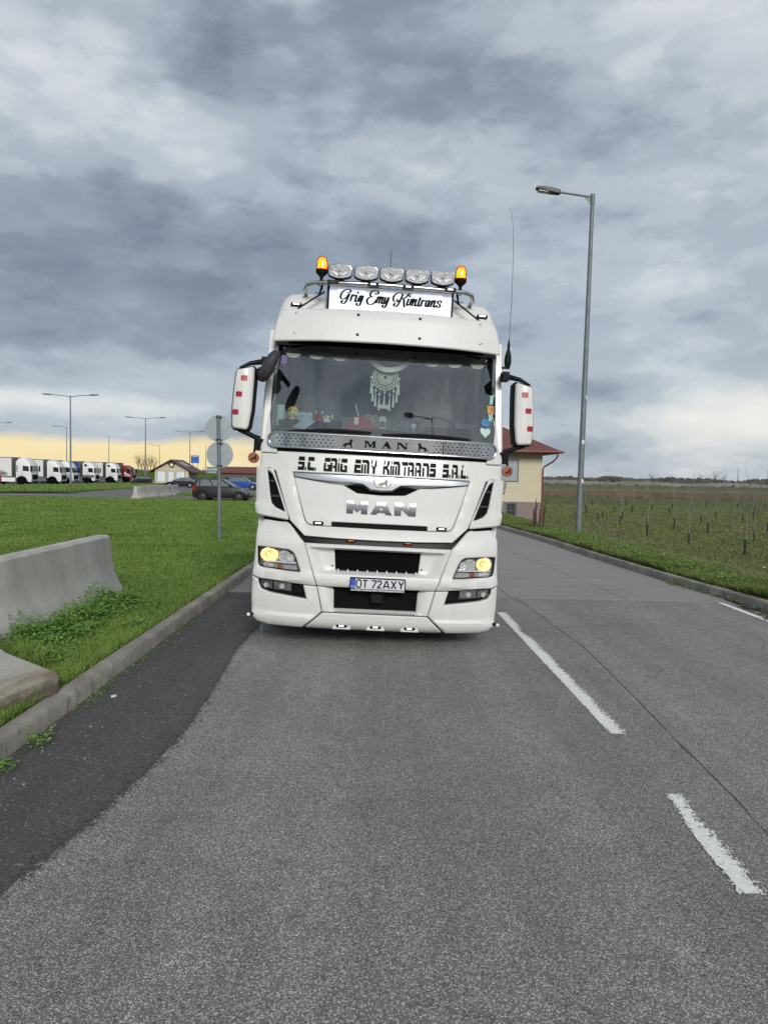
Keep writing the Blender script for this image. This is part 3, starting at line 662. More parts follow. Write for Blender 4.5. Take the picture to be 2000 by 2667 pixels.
blades('field_grass', np.stack([X, Y, zmap(zr, X, Y) - .01], 1), (.06 + .08 * RNG.random(len(X))) * (1 + .006 * Y), .005 + .0006 * Y, 'verge', .8)
# rough reeds at the far edge of the field
n = 40000
X = 16 + RNG.random(n) * 190; Y = 106 + RNG.random(n) * 40
blades('reeds', np.stack([X, Y, zmap(zr, X, Y)], 1), .2 + .35 * RNG.random(n), .08 + 0 * X, 'reed', .3)
# far grass strips
n = 26000
X = -31 - RNG.random(n) * 45 + 0; Y = 61 + RNG.random(n) * 80; ok = (X > -.53 * Y) & (X < -29 - (Y - 73).clip(0) * .1) & ((X > -49) | (Y < 97)); X, Y = X[ok], Y[ok]
blades('grass', np.stack([X, Y, zmap(zl, X, Y) + .05], 1), .14 + .14 * RNG.random(len(X)), .07 + 0 * X, 'grass', .6)
n = 5000
X = -18.3 + RNG.random(n) * 12; Y = 62.5 + RNG.random(n) * 16
blades('grass', np.stack([X, Y, zmap(zl, X, Y) + .05], 1), .14 + .14 * RNG.random(len(X)), .06 + 0 * X, 'grass', .6)

# ------------------------------------------------------------------ leafy weeds
def leaf_clump(m, c, R, H, n, size, rnd, flat=.5):
    for _ in range(n):
        a = rnd.random() * 2 * PI; r = R * rnd.random() ** .6; t = rnd.random() ** .7
        p = Vector((c[0] + r * math.cos(a), c[1] + r * math.sin(a), c[2] + H * t * (1 - .55 * (r / R) ** 2)))
        s = size * (.6 + .8 * rnd.random()); d = Vector((math.cos(a) + rnd.uniform(-1, 1), math.sin(a) + rnd.uniform(-1, 1), rnd.uniform(-.2, .9) * flat)).normalized()
        q = d.cross(Vector((rnd.uniform(-.5, .5), rnd.uniform(-.5, .5), 1))).normalized(); up = Vector((0, 0, 1))
        m.add([p, p + d * s * .5 + q * s * .36, p + d * s - up * s * .12, p + d * s * .5 - q * s * .36], [(0, 1, 2, 3)])
def clump_obj(name, label, cat, clumps, mt, group=None, seed=1):
    rnd = random.Random(seed); m = M()
    for c, R, H, n, s in clumps: leaf_clump(m, c, R, H, n, s, rnd)
    me = m.mesh(name, mt, 180, recalc=False)
    return link(name, me, None, label, cat, group) if label else link(name, me, None, kind='stuff')
cl = []
rr = random.Random(3)
for i in range(95):
    y = rr.uniform(6.3, 9.6); x = -3.53 + abs(rr.gauss(0, .26)) + max(0, (8.6 - y)) * .05; hgt = .09 + .17 * rr.random() * math.exp(-((x + 3.5) / .35) ** 2) + .05 * (y < 8.6)
    cl.append(((x, y, .09), .13 + .1 * rr.random(), hgt, 140, .033))
cl += [((-3.5, 9.1, .1), .15, .36, 130, .05), ((-3.42, 8.7, .1), .22, .26, 160, .04), ((-3.55, 7.3, .1), .2, .3, 150, .04)]
clump_obj('weed', 'low dense patch of bright green leafy weeds against the foot of the near concrete barrier', 'weeds', cl, 'weed', seed=5)
cl = [((-2.26 + rr.uniform(-.02, .07), y, .0), .04 + .05 * rr.random(), .04 + .05 * rr.random(), 45, .024) for y in (4.3, 4.36, 4.7, 4.78, 4.84)]
clump_obj('weed', None, None, cl, 'weed', seed=6)
cl = [((-2.27 + rr.uniform(-.01, .04), rr.uniform(5.1, 9.0), .0), .02 + .03 * rr.random(), .012 + .02 * rr.random(), 14, .014) for _ in range(60)]
clump_obj('weed', None, None, cl, 'weed', seed=7)
cl = [((xk(y) - rr.uniform(.0, .06), y, .0), .04 + .04 * rr.random(), .03 + .04 * rr.random(), 26, .025) for y in [rr.uniform(8, 13) for _ in range(40)]]
clump_obj('weed', None, None, cl, 'weed', seed=8)
cl = []
for _ in range(120):
    y = rr.uniform(9.3, 24); cl.append(((xk(y) + .3 + rr.random() * .9, y, zr(xk(y) + .6, y)), .14 + .14 * rr.random(), .08 + .14 * rr.random(), 55, .05))
clump_obj('weed', None, None, cl, 'weed', seed=9)
# soil and litter washed against the right kerb
cl = [((xk(y) - rr.uniform(.02, .4) * min(1, (11.2 - y) / 1.5), y, .0), .05, .012, 26, .02) for y in [rr.uniform(8.2, 11.1) for _ in range(140)]]
clump_obj('leaf_litter', None, None, cl, 'litter', seed=10)
# crumbs of stone and paper along the left strip
m = M()
for _ in range(260):
    t = rr.random() ** 1.8; y = rr.uniform(3.4, 10); x = -2.29 + t * .75; s = .0025 + .006 * rr.random() ** 4; z = .004
    X = Matrix.Translation((x, y, z)) @ Matrix.Rotation(rr.random() * 3, 4, 'Z'); m.box(-s, s, -s * .7, s * .7, 0, s * .8, 0, X)
link('grit', m.mesh('grit', 'kerb', 30), kind='stuff')
m = M(); X = Matrix.Translation((-2.11, 5.78, .005)) @ Matrix.Rotation(.6, 4, 'Z'); m.add([(-.02, -.012, 0), (.018, -.015, .004), (.022, .01, .014), (.004, .02, .006), (-.018, .012, .011)], [(0, 1, 2, 3, 4)], 0, X); m.add([(-.018, .012, .011), (-.004, -.002, .02), (.012, -.004, .012), (.022, .01, .014)], [(0, 1, 2, 3)], 0, X)
MT['paper'] = mat('paper_scrap', (.7, .68, .62), .8); m.build('paper_scrap', 'paper', None, label='small crumpled scrap of pale paper on the dark asphalt strip beside the kerb', cat='litter')
# a dandelion in the right verge and one in the lawn
MT['yellow'] = mat('yellow_petals', (.75, .50, .01), .7); MT['stem'] = mat('flower_stem', (.06, .12, .03), .7)
def dandelion(x, y, z, s, label):
    t = thing('dandelion', label, 'flower', (x, y, z), 0, 'yellow wild flowers')
    st = M(); st.tube([(0, 0, 0), (.01, 0, .07 * s), (.015, .01, .14 * s)], .003 * s, 5); st.build('stem', 'stem', t)
    p = M()
    for k in range(14):
        a = 2 * PI * k / 14; c, d = math.cos(a), math.sin(a); b = Vector((.015, .01, .14 * s)); u = Vector((c, d, .25)) * .026 * s; q = Vector((-d, c, 0)) * .006 * s
        p.add([b, b + u * .6 + q, b + u, b + u * .6 - q], [(0, 1, 2, 3)])
    p.ball((.015, .01, .145 * s), .010 * s, 8); p.build('petals', 'yellow', t)
dandelion(6.05, 11.75, zr(6.05, 11.75) + .10, 1.5, 'yellow dandelion standing in the green verge behind the right kerb')
dandelion(-4.45, 20.5, zl(-4.45, 20.5), 1.6, 'yellow dandelion in the lawn left of the sign post')

# ------------------------------------------------------------------ concrete barriers
def barrier_mesh(L, prof, name, mt, rnd=.02):
    rings = []
    for y, k in ((0, 1), (rnd * .4, .4), (rnd, 0), (L * .33, 0), (L * .66, 0), (L - rnd, 0), (L - rnd * .4, .4), (L, 1)):
        rings.append([(x * (1 - .04 * k), y, z - (.02 * k if z > .1 else 0)) for x, z in prof])
    m = M(); m.loft(rings); return m.mesh(name, mt, 28)
def jersey(hw, toe, knee, top, H):
    half = [(hw, -.03), (hw, toe - .01), (hw - .014, toe + .015), (knee + (hw - knee) * .62, .17), (knee + (hw - knee) * .32, .265), (knee + (hw - knee) * .12, .36), (knee, .46), (top + .01, H - .03), (top - .02, H)]
    return half + [(-x, z) for x, z in reversed(half)]
P1 = jersey(.29, .05, .13, .085, .80)
b1 = link('concrete_barrier', barrier_mesh(3.6, P1, 'concrete_barrier', 'barrier'), None, 'pale grey concrete barrier on the lawn, tall one with green weeds along its foot', 'barrier', loc=(-3.86, 6.62, .10), rot=(0, 0, .004))
half = [(.46, -.03), (.465, .155), (.44, .188), (.36, .205), (.0, .30), (-.2, .40), (-.26, .5), (-.30, .8), (-.36, .82)]
P2 = half + [(-.72 - x, z) for x, z in reversed(half)]
b2 = link('concrete_barrier', barrier_mesh(4.0, P2, 'concrete_barrier', 'barrier_old', .05), None, 'weathered concrete barrier foot with rust stains and rounded corner at the near left edge', 'barrier', loc=(-2.985 - .75, 1.68, .105), rot=(0, 0, -.225))
me3 = barrier_mesh(5.2, jersey(.30, .08, .14, .09, .84), 'concrete_barrier', 'barrier')
for (x, y, r, lb) in [(-16.75, 49.9, .02, 'nearest of the three pale barriers standing end to end left of the dark hatchback'), (-16.95, 55.2, .10, 'middle one of the three pale barriers standing end to end left of the dark hatchback'), (-17.5, 60.5, .16, 'farthest of the three pale barriers standing end to end left of the dark hatchback')]:
    link('concrete_barrier', me3, None, lb, 'barrier', 'row of concrete barriers beyond the lawn', loc=(x, y, zl(x, y) + .02), rot=(0, 0, r))

# ------------------------------------------------------------------ round signs seen from behind
t = thing('road_sign', 'grey post with two round road signs seen from their bare backs', 'road sign', (-4.0, 18.0, .09))
m = M(); m.tube([(0, 0, -.05), (-.005, 0, 1.5), (-.04, 0, 3.07)], .042, 14); m.build('pole', 'galv', t)
MT['signback'] = mat('sign_back', (.30, .345, .36), .45, .4, var=.06, scale=3)
for x, z, r in ((-.01, 2.12, .325), (-.035, 2.755, .325)):
    m = M(); m.lathe([(r, -.052), (r, -.06), (r - .008, -.066), (.0, -.066)], 40, ax='y'); X = Matrix.Translation((x, -.0, z)); m.v = [tuple(X @ Vector((v[0], -v[1], v[2]))) for v in m.v]
    d = m.build('sign_disc', 'signback', t)
    for dz in (-.27, .27):
        k = M(); k.tube([(x, 0, z + dz - .012), (x, 0, z + dz + .012)], .05, 14); k.box(x - .07, x + .07, .01, .05, z + dz - .012, z + dz + .012); k.ball((x + .062, .0, z + dz), .012, 6); k.build('clamp', 'grey', t)
for q in ((-.24, .045, 2.10), (.21, .045, 2.8)): m = M(); m.ball(q, .011, 8); m.build('rivet', 'grey', t)

# ------------------------------------------------------------------ street lamps
def single_lamp(label, loc, H, arm, lean=0.0, tilt=0.0, rz=0.0, s=1.0, parts=True, group='single arm lamps'):
    t = thing('street_lamp', label, 'street lamp', loc, rz, group); L = lean
    m = M(); m.tube([(0, 0, -.1), (L * .3, 0, H * .3), (L * .75, 0, H * .75), (L, 0, H)], [.098 * s, .085 * s, .066 * s, .056 * s], 18); m.build('pole', 'galv', t)
    m = M(); m.tube([(L, 0, H - .28), (L, 0, H + .03)], .068 * s, 16); m.tube([(L, 0, H - .06), (L - arm * .5, 0, H - .06 + tilt * .5), (L - arm, 0, H - .06 + tilt)], .032 * s, 10)
    m.prism([(L - .25 * s, H - .07), (L - .05, H - .07), (L - .05, H - .27)], -.01, .01, 'y'); m.build('arm', 'galv', t)
    X = Matrix.Translation((L - arm, 0, H - .06 + tilt)) @ Matrix.Rotation(math.atan2(tilt, arm), 4, 'Y')
    rings = []
    for x, w_, z0, z1 in ((.02, .06, -.045, .04), (-.03, .11, -.06, .06), (-.30, .15, -.055, .075), (-.55, .15, -.03, .07), (-.70, .12, -.01, .05), (-.74, .05, .0, .03)):
        rings.append([(x * s, -w_ * s, z0 * s), (x * s, -w_ * .6 * s, z0 * s - .015), (x * s, w_ * .6 * s, z0 * s - .015), (x * s, w_ * s, z0 * s), (x * s, w_ * .8 * s, z1 * s), (x * s, -w_ * .8 * s, z1 * s)])
    m = M(); m.loft(rings, X=X); hd = m.build('lamp_head', MT['lamphead'], t, 30)
    m = M(); m.box(-.66 * s, -.32 * s, -.11 * s, .11 * s, -.068 * s, -.058 * s, 0, X); m.build('led_panel', 'pane', hd)
    return t
MT['lamphead'] = mat('lamp_head_paint', (.085, .095, .085), .55, .2, var=.2)
lp = single_lamp('tall grey street lamp with a single arm standing in the right verge', (6.03, 22.95, -.12), 10.5, 1.0, .12, .13)
m = M(); m.tube([(.02, 0, 1.78), (.02, 0, 1.9)], .098, 18); m.tube([(.04, 0, 2.95), (.04, 0, 3.1)], .095, 18); m.tube([(.05, 0, 4.35), (.05, 0, 4.42)], .092, 18)
MT['sticker'] = mat('white_sticker', (.6, .58, .56), .6, var=.2, scale=30)
mm_ = M()
for z, a in ((1.83, -1.5), (3.03, -1.9), (4.4, -1.2)):
    vs_ = []
    for k in range(5):
        b = a + k * .22; rr_ = .102 - z * .0042
        vs_ += [(rr_ * math.cos(b) + .012 * z, rr_ * math.sin(b), z - .06), (rr_ * math.cos(b) + .012 * z, rr_ * math.sin(b), z + .06)]
    mm_ = M(); mm_.add(vs_, [(2 * k, 2 * k + 2, 2 * k + 3, 2 * k + 1) for k in range(4)]); mm_.build('sticker', 'sticker', lp)
single_lamp('street lamp beside the road, seen only as a dark reflection in the windscreen', (5.77, -8.9, .05), 16.4, 1.85, 0, .05, 0, .85)
MT['mast'] = mat('mast_grey', (.16, .19, .215), .6, .2)
def mast(label, loc, H, arms, parts=True):
    t = thing('street_lamp', label, 'street lamp', loc, 0, 'lamp masts in the truck park')
    m = M(); m.tube([(0, 0, -.1), (0, 0, H)], [.17, .09], 10); m.build('pole', 'mast', t)
    for s in arms:
        m = M(); m.tube([(0, 0, H - .2), (s * 1.4, 0, H), (s * 3.2, 0, H + .12)], .06, 6); a = m.build('arm', 'mast', t)
        m = M(); m.loft([[(s * x, -w_, H + z0), (s * x, w_, H + z0), (s * x, w_ * .8, H + z1), (s * x, -w_ * .8, H + z1)] for x, w_, z0, z1 in ((3.0, .12, .04, .22), (3.6, .22, .04, .26), (4.4, .18, .12, .25))]); m.build('lamp_head', 'lamphead', t)
for d, px, H, arms, lb in [(117, 184, 14, (-1, 1), 'tallest double arm lamp mast in front of the parked white trucks'), (163, 378.6, 14, (-1, 1), 'double arm lamp mast between the red truck and the toilet building'),
                      (231, 174, 14, (-1,), 'lamp mast with one arm far behind the second white truck'), (275, 283.5, 14, (), 'plain lamp mast behind the last white trailer'), (333, 415.6, 14, (-1,), 'faint far lamp mast above the left roof slope of the toilet building'),
                      (220, 493.7, 14, (-1, 1), 'double arm lamp mast rising behind the toilet building roof'), (314, 535, 14, (), 'faint far lamp mast right of the toilet building'), (190, -12, 14, (-1, 1), 'lamp mast at the left picture edge with one arm in view')]:
    x = (px - 1000) / 1930 * d; mast(lb, (x, d, zl(x, d)), H, arms)
# ------------------------------------------------------------------ saplings in the field
SAP = [(12.76, 35.86), (13.24, 32.09), (13.48, 27.56), (17.0, 33.93), (20.84, 40.21), (17.05, 38.95), (16.53, 42.15), (20.16, 47.06), (24.08, 53.75), (24.16, 49.88), (26.76, 64.64), (13.82, 43.33), (15.88, 49.35), (13.34, 46.29), (15.08, 51.04), (15.33, 56.23), (22.14, 74.45), (21.19, 75.42), (19.26, 61.96), (22.82, 72.11), (20.21, 60.44), (22.68, 67.33), (25.71, 78.82), (22.48, 62.16), (22.96, 59.61), (27.29, 70.24), (20.84, 44.15), (34.59, 79.71), (18.06, 66.66), (24.39, 82.94), (34.85, 73.17), (30.5, 60.5), (27.5, 55.2), (38, 74), (33, 66)]
def branchy(m, p, d, L, r, depth, rnd, n=4, spread=.7):
    q = [Vector(p)]; dd = Vector(d).normalized()
    for k in range(3):
        dd = (dd + Vector((rnd.uniform(-.12, .12), rnd.uniform(-.12, .12), rnd.uniform(-.02, .1)))).normalized(); q.append(q[-1] + dd * L / 3)
    m.tube(q, [r, r * .85, r * .7, r * .5], n, cap=False)
    if depth:
        for k in range(rnd.choice((2, 3, 3))):
            t = rnd.choice((1, 2, 3)); nd = (dd + Vector((rnd.uniform(-1, 1), rnd.uniform(-1, 1), rnd.uniform(-.1, .5))) * spread).normalized()
            branchy(m, q[t], nd, L * rnd.uniform(.5, .75), r * .5, depth - 1, rnd, n, spread)
kinds = []
for s in range(6):
    rnd = random.Random(40 + s); tr = M(); H = 2.3
    lean = rnd.uniform(-.06, .06); tr.tube([(0, 0, 0), (lean, 0, 1.0), (lean * 1.5, .02, 1.75)], [.022, .018, .013], 6)
    cr = M()
    for k in range(rnd.choice((6, 8))):
        z = rnd.uniform(1.1, 1.75); branchy(cr, (lean * z * .9, 0, z), (rnd.uniform(-.6, .6), rnd.uniform(-.6, .6), 1), rnd.uniform(.5, 1.0), .008, 2, rnd, 3, .55)
    gd = M(); gd.tube([(0, 0, -.05), (.004, 0, .58)], .042, 8)
    kinds.append((tr.mesh('trunk', 'sapbark'), cr.mesh('branches', 'sapbark', recalc=False), gd.mesh('tree_guard', 'guard')))
for i, (x, y) in enumerate(SAP):
    k = kinds[i % 6]; sc = random.Random(i).uniform(.9, 1.15)
    lb = {0: 'bare sapling with a forked pale trunk, in the row nearest to the verge', 1: 'bare sapling with a long dark guard in the near row, second from the lamp post', 2: 'bare sapling nearest to the road, with a tall black guard', 26: 'pale thin sapling stake without dark guard in the middle of the field'}.get(i, 'thin bare sapling with a short black trunk guard planted out in the field')
    t = thing('sapling', lb, 'sapling', (x, y, zr(x, y)), random.Random(i).random() * 6, 'young trees planted in the field'); t.scale = (sc,) * 3
    link('trunk', k[0], t); link('branches', k[1], t)
    if i != 26: link('tree_guard', k[2], t)
m = M(); m.tube([(0, 0, 0), (.02, 0, .85), (.01, .02, 1.2)], .022, 6); m.tube([(.02, 0, .6), (.30, .05, 1.35)], .018, 6); m.tube([(0.02, 0, .9), (.05, 0, 2.1)], .014, 6)
m.build('branch', 'sapbark', bpy.data.objects['sapling'])
# shrub stumps by the verge near the lamp
m = M(); rnd = random.Random(2)
for k in range(9):
    x = rnd.uniform(-.28, .28); m.tube([(x, rnd.uniform(-.1, .1), -.05), (x + rnd.uniform(-.04, .04), 0, .3 + .35 * rnd.random()), (x + rnd.uniform(-.1, .1), 0, .6 + .5 * rnd.random())], [.03, .02, .006], 5)
MT['drystem'] = mat('dry_stem', (.05, .03, .025), .9, var=.4, scale=20)
m.build('dry_shrub', 'drystem', None, label='dark dry shrub stems in the grass left of the tall street lamp', cat='shrub'); bpy.data.objects['dry_shrub'].location = (4.92, 23.9, zr(4.92, 23.9))

# ------------------------------------------------------------------ far tree lines
def bare_tree(name, label, loc, H, W, seed, group, depth=4, mt='bark'):
    rnd = random.Random(seed); t = thing(name, label, 'tree', loc, rnd.random() * 6, group)
    m = M(); m.tube([(0, 0, -.2), (0, 0, H * .2), (rnd.uniform(-.1, .1) * H, 0, H * .45)], [H * .03, H * .025, H * .016], 6); m.build('trunk', mt, t)
    m = M()
    for k in range(7): branchy(m, (0, 0, H * (.18 + .035 * k)), (rnd.uniform(-1, 1) * W, rnd.uniform(-1, 1) * W, 1), H * .42, H * .012, depth, rnd, 3, .75)
    link('crown', m.mesh('crown', mt, recalc=False), t); return t
DF = 420
proto = [bare_tree('bare_tree', 'bare leafless tree', (0, -500, 0), 8, .8, 60 + s, 'bare trees along the far field edge', 3) for s in range(3)]
src = [(1857, 8, 'tallest rounded bare tree on the far field edge'), (1876, 6, 'rounded bare tree just right of the tallest one on the far field edge'), (1815, 6.5, 'wide bare tree left of the tallest one on the far field edge'), (1792, 4, 'low bare shrub tree between the far bushes'), (1698, 6, 'thin bare tree on the far edge behind the nearer saplings'), (1665, 4, 'small bare tree right of the street lamp on the far edge'),
       (1949, 4.5, 'small bare tree near the right end of the far field edge'), (1605, 4, 'small bare tree on the far edge close to the street lamp'), (1571, 4, 'low bushy tree left of the far bare row, behind the lamp'), (1525, 4, 'low bushy tree on the far edge immediately by the lamp post')]
for i, (px, H, lb) in enumerate(src):
    x = (px - 1000) / 1930 * DF; o = proto[i] if i < 3 else dup(proto[i % 3], (0, 0, 0)); o.location = (x, DF, -1.0); o.scale = (H / 8 * 1.15,) * 2 + (H / 8,); o['label'] = lb
m = M(); rnd = random.Random(21)
for px, H in ((1917, 9.5), (1994, 9.0)):
    x = (px - 1000) / 1930 * 380; t = thing('poplar', 'narrow bare poplar, %s of the two slim ones on the far edge' % ('left' if px < 1950 else 'right'), 'tree', (x, 380, -1.0), 0, 'slim poplars')
    a = M(); a.tube([(0, 0, 0), (0, 0, H)], [.16, .03], 5); a.build('trunk', 'bark', t); b = M()
    for k in range(26): branchy(b, (0, 0, 1.2 + k * (H - 1.8) / 26), (rnd.uniform(-.7, .7), rnd.uniform(-.7, .7), 1), 1.0, .03, 1, rnd, 3)
    link('crown', b.mesh('crown', 'bark', recalc=False), t)
def far_scrub(name, pts, Hf, mt, n, size, seed):
    rnd = random.Random(seed); m = M()
    for _ in range(n):
        t = rnd.random() * (len(pts) - 1); i = int(t); a, b = pts[i], pts[i + 1]; f = t - i
        x, y = a[0] + (b[0] - a[0]) * f + rnd.uniform(-3, 3), a[1] + (b[1] - a[1]) * f + rnd.uniform(-8, 8); h = Hf * (.5 + .7 * mnoise.noise(Vector((x * .05, y * .05, seed))) ** 1 + .3) * rnd.random()
        s = size * (.5 + rnd.random()); z = -1 + h
        m.add([(x - s, y, z - s * .4), (x + s * .2, y, z - s * .5), (x + s, y, z + .2 * s), (x, y, z + s * .7)], [(0, 1, 2, 3)])
    link(name, m.mesh(name, mt, 180, recalc=False), kind='stuff')
MT['scrub'] = mat('far_scrub', (.075, .075, .068), .95, var=.35, scale=.06); MT['scrubpale'] = mat('far_reeds', (.20, .19, .17), .95, var=.3, scale=.05)
far_scrub('far_scrub', [(60, 470), (180, 440), (300, 440), (420, 450)], 3.4, 'scrub', 9000, 1.1, 3)
far_scrub('far_reeds', [(70, 330), (180, 320), (300, 330), (400, 340)], 1.3, 'scrubpale', 5000, .8, 5)
far_scrub('far_scrub', [(-420, 520), (-200, 480), (-60, 470), (60, 480)], 3.2, 'scrub', 6000, 1.2, 8)
for i, (px, H) in enumerate([(360, 5.5), (368, 6), (376, 5), (384, 6), (392, 5.5), (400, 5.2), (530, 4.5), (615, 4.5)]):
    d = 262 if px < 500 else 170
    x = (px - 1000) / 1930 * d; o = dup(proto[i % 3], (x, d, zl(x, d)), i * 1.3, ['bare tree at the left end of the small group left of the toilet building', 'tallest bare tree of the small group left of the toilet building', 'bare tree in the middle of the small group left of the toilet building', 'bare tree leaning over the bank left of the toilet building', 'bare tree close to the toilet building roof', 'bare tree half hidden by the toilet building roof', 'small bare tree right of the toilet building', 'small bare tree above the brown roof by the truck'][i])
    o.scale = (H / 8 * (.9 if px < 500 else .5),) * 2 + (H / 8 * (1 if px < 500 else .8),); o['group'] = 'bare trees behind the truck park'
# guard rail on the bank
t = thing('guard_rail', 'thin grey guard rail running along the grass bank behind the truck park', 'guard rail', (-70, 238, zl(-70, 238)))
m = M(); m.box(-60, 48, -.05, .05, .55, .85); m.build('rail', 'galv', t)
for k in range(18): m = M(); m.box(-60 + k * 6.3, -59.9 + k * 6.3, .05, .15, -.2, .8); m.build('post', 'galv', t)

# ------------------------------------------------------------------ house on the right
hx, hy, hz = 9.74, 46.0, -1.06
t = thing('house', 'cream rendered house with mauve plinth and brown red roof behind the truck', 'house', (hx, hy, hz))
W, D_ = 9.0, 9.0
m = M(); m.box(-W, 0, 0, D_, 1.31, 4.5); m.build('wall', 'stucco', t)
m = M(); m.box(-W + .03, -.04, .03, D_ - .03, -.4, 1.31); m.build('plinth', 'plinth', t)
ov = .95; e = 4.46; ap = e + 2.75
m = M(); A, B, C_, D2 = (-W - ov, -ov, e), (ov, -ov, e), (ov, D_ + ov, e), (-W - ov, D_ + ov, e); P, Q = (-W / 2 - .2, D_ / 2, ap), (-W / 2 + .2, D_ / 2, ap)
A2, B2, C2, D3 = [(p[0], p[1], p[2] - .13) for p in (A, B, C_, D2)]
m.add([A, B, C_, D2, P, Q, A2, B2, C2, D3], [(0, 1, 5, 4), (1, 2, 5), (2, 3, 4, 5), (3, 0, 4), (0, 6, 7, 1), (1, 7, 8, 2), (2, 8, 9, 3), (3, 9, 6, 0), (6, 9, 8, 7)]); rf = m.build('roof', 'roof', t, 20)
m = M(); m.tube([(-W - ov, -ov - .06, e - .05), (ov + .12, -ov - .06, e - .05)], .075, 8); m.tube([(ov + .06, -ov, e - .05), (ov + .06, D_ + ov, e - .05)], .075, 8); m.build('gutter', 'gutter', rf)
m = M(); m.tube([(.72, -.9, e - .1), (.72, -.86, e - .35), (.55, -.5, e - .62), (.1, -.06, e - .95), (.04, -.06, e - 1.1), (.04, -.06, 1.2), (.0, -.06, .0)], .05, 8); m.build('downpipe', 'gutter', t)
m = M()
for k, (gx, gz) in enumerate([(-2.0 + .5 * i, .32) for i in range(-2, 5)] + [(-1.6, .95), (-2.6, .95)]):
    yy = -ov + gz / 2.75 * (D_ / 2 + ov) ; m.box(gx - .06, gx + .06, yy - .05, yy + .05, e + gz - .03, e + gz + .07)
m.build('snow_guard', 'gutter', rf)
def window(parent, x0, x1, z0, z1, y, fr='framegrey', pn='pane', bars=0, inset_=.08):
    m = M(); w_ = .07
    for a in ((x0, x0 + w_, z0, z1), (x1 - w_, x1, z0, z1), (x0 + w_, x1 - w_, z1 - w_, z1), (x0 + w_, x1 - w_, z0, z0 + w_)): m.box(a[0], a[1], y - .03, y + .05, a[2], a[3])
    w = m.build('window', fr, parent); m = M(); m.box(x0 + w_, x1 - w_, y - .006, y + .01, z0 + w_, z1 - w_); m.build('pane', pn, w)
    if bars:
        m = M()
        for k in range(bars): xx = x0 + .1 + (x1 - x0 - .2) * k / (bars - 1); m.box(xx - .012, xx + .012, y - .06, y - .045, z0, z1)
        m.box(x0, x1, y - .062, y - .05, (z0 + z1) / 2 - .015, (z0 + z1) / 2 + .015); m.build('bars', 'framegrey', w)
    return w
window(t, -3.2, -1.46, 2.56, 3.94, -.01); window(t, -2.2, -1.5, .28, 1.27, .02, pn='sideglass', bars=7); window(t, -6.6, -5.1, 2.56, 3.94, -.01)
M().box(-2.5, -2.2, -.13, -.01, 2.2, 2.68).build('meter_box', 'kerb', t); M().box(-2.45, -2.28, -.2, -.01, 1.85, 2.14).build('meter_box', 'kerb', t)

# ------------------------------------------------------------------ toilet building
d = 150; bx0, bx1 = -46.4, -39.6
t = thing('toilet_building', 'small cream toilet building with white doors and brown tiled roof', 'building', (bx0, d, -.42))
W = bx1 - bx0
m = M(); m.prism([(0, -.3), (W, -.3), (W, 2.35), (W / 2, 4.35), (0, 2.35)], 0, 7.4, 'y'); m.build('wall', 'stucco', t)
MT['tiles'] = mat('brown_tiles', (.105, .050, .038), .7, var=.3, scale=1.2, bump=.5, bscale=6); MT['skylight'] = mat('pale_solar_panel', (.30, .28, .29), .3)
for s in (-1, 1):
    m = M(); a, b = (W / 2, 4.52), (W / 2 + s * (W / 2 + 1.15), 1.98 + .0)
    P = [a, b, (b[0], b[1] - .17), (a[0], a[1] - .2)]; m.prism(ccw(P), -.75, 8.6, 'y'); r_ = m.build('roof', 'tiles', t, 20)
    if s > 0:
        k = M()
        for u0, u1, y0, y1 in ((.18, .55, 1.0, 3.6), (.18, .55, 3.7, 5.2)):
            p = lambda u, y: (a[0] + (b[0] - a[0]) * u, y, a[1] + (b[1] - a[1]) * u + .05); k.add([p(u0, y0), p(u1, y0), p(u1, y1), p(u0, y1)], [(0, 1, 2, 3)])
        k.build('roof_panel', 'skylight', r_)
MT['doorwhite'] = mat('white_door', (.62, .66, .72), .5, var=.05, scale=2)
for x0, x1 in ((.55, 2.1), (2.75, 3.85), (4.4, 6.0)):
    m = M(); m.box(x0, x1, -.05, -.01, 0, 2.1); dr = m.build('door', 'doorwhite', t); m = M()
    m.box(x0 - .07, x0, -.08, -.01, 0, 2.17); m.box(x1, x1 + .07, -.08, -.01, 0, 2.17); m.box(x0, x1, -.08, -.01, 2.1, 2.17); m.box((x0 + x1) / 2 - .01, (x0 + x1) / 2 + .01, -.06, -.05, 0, 2.1); m.build('door_frame', 'framegrey', dr)
m = M(); m.prism([(2.55, 3.75), (2.9, 4.0), (3.9, 4.0), (4.25, 3.75), (3.7, 2.85), (3.1, 2.85)], -.12, -.01, 'y'); em = m.build('vent_panel', 'bark', t); m = M(); m.lathe([(.28, -.15), (.28, -.13)], 16, ax='y'); m.v = [(x + 3.4, y, z + 3.4) for x, y, z in m.v]; m.build('emblem', 'cream', em)
for yy in (.8, 2.6, 4.4): M().box(W, W + .03, yy, yy + 1.0, .2, 2.0).build('side_window', 'framegrey', t)
MT['bluesign'] = mat('blue_sign', (.02, .10, .36), .5)
x = (507 - 1000) / 1930 * 185
t = thing('motorway_sign', 'blue road sign standing behind the toilet building roof', 'road sign', (x, 185, -.8)); m = M(); m.box(-1.0, 1.0, -.05, .05, 4.6, 6.5); m.build('sign_panel', 'bluesign', t); [M().tube([(q, .1, 0), (q, .1, 6.3)], .07, 6).build('post', 'galv', t) for q in (-.6, .6)]; m = M(); m.box(-.7, .75, -.07, -.05, 6.15, 6.25); m.build('white_line', 'doorwhite', t)
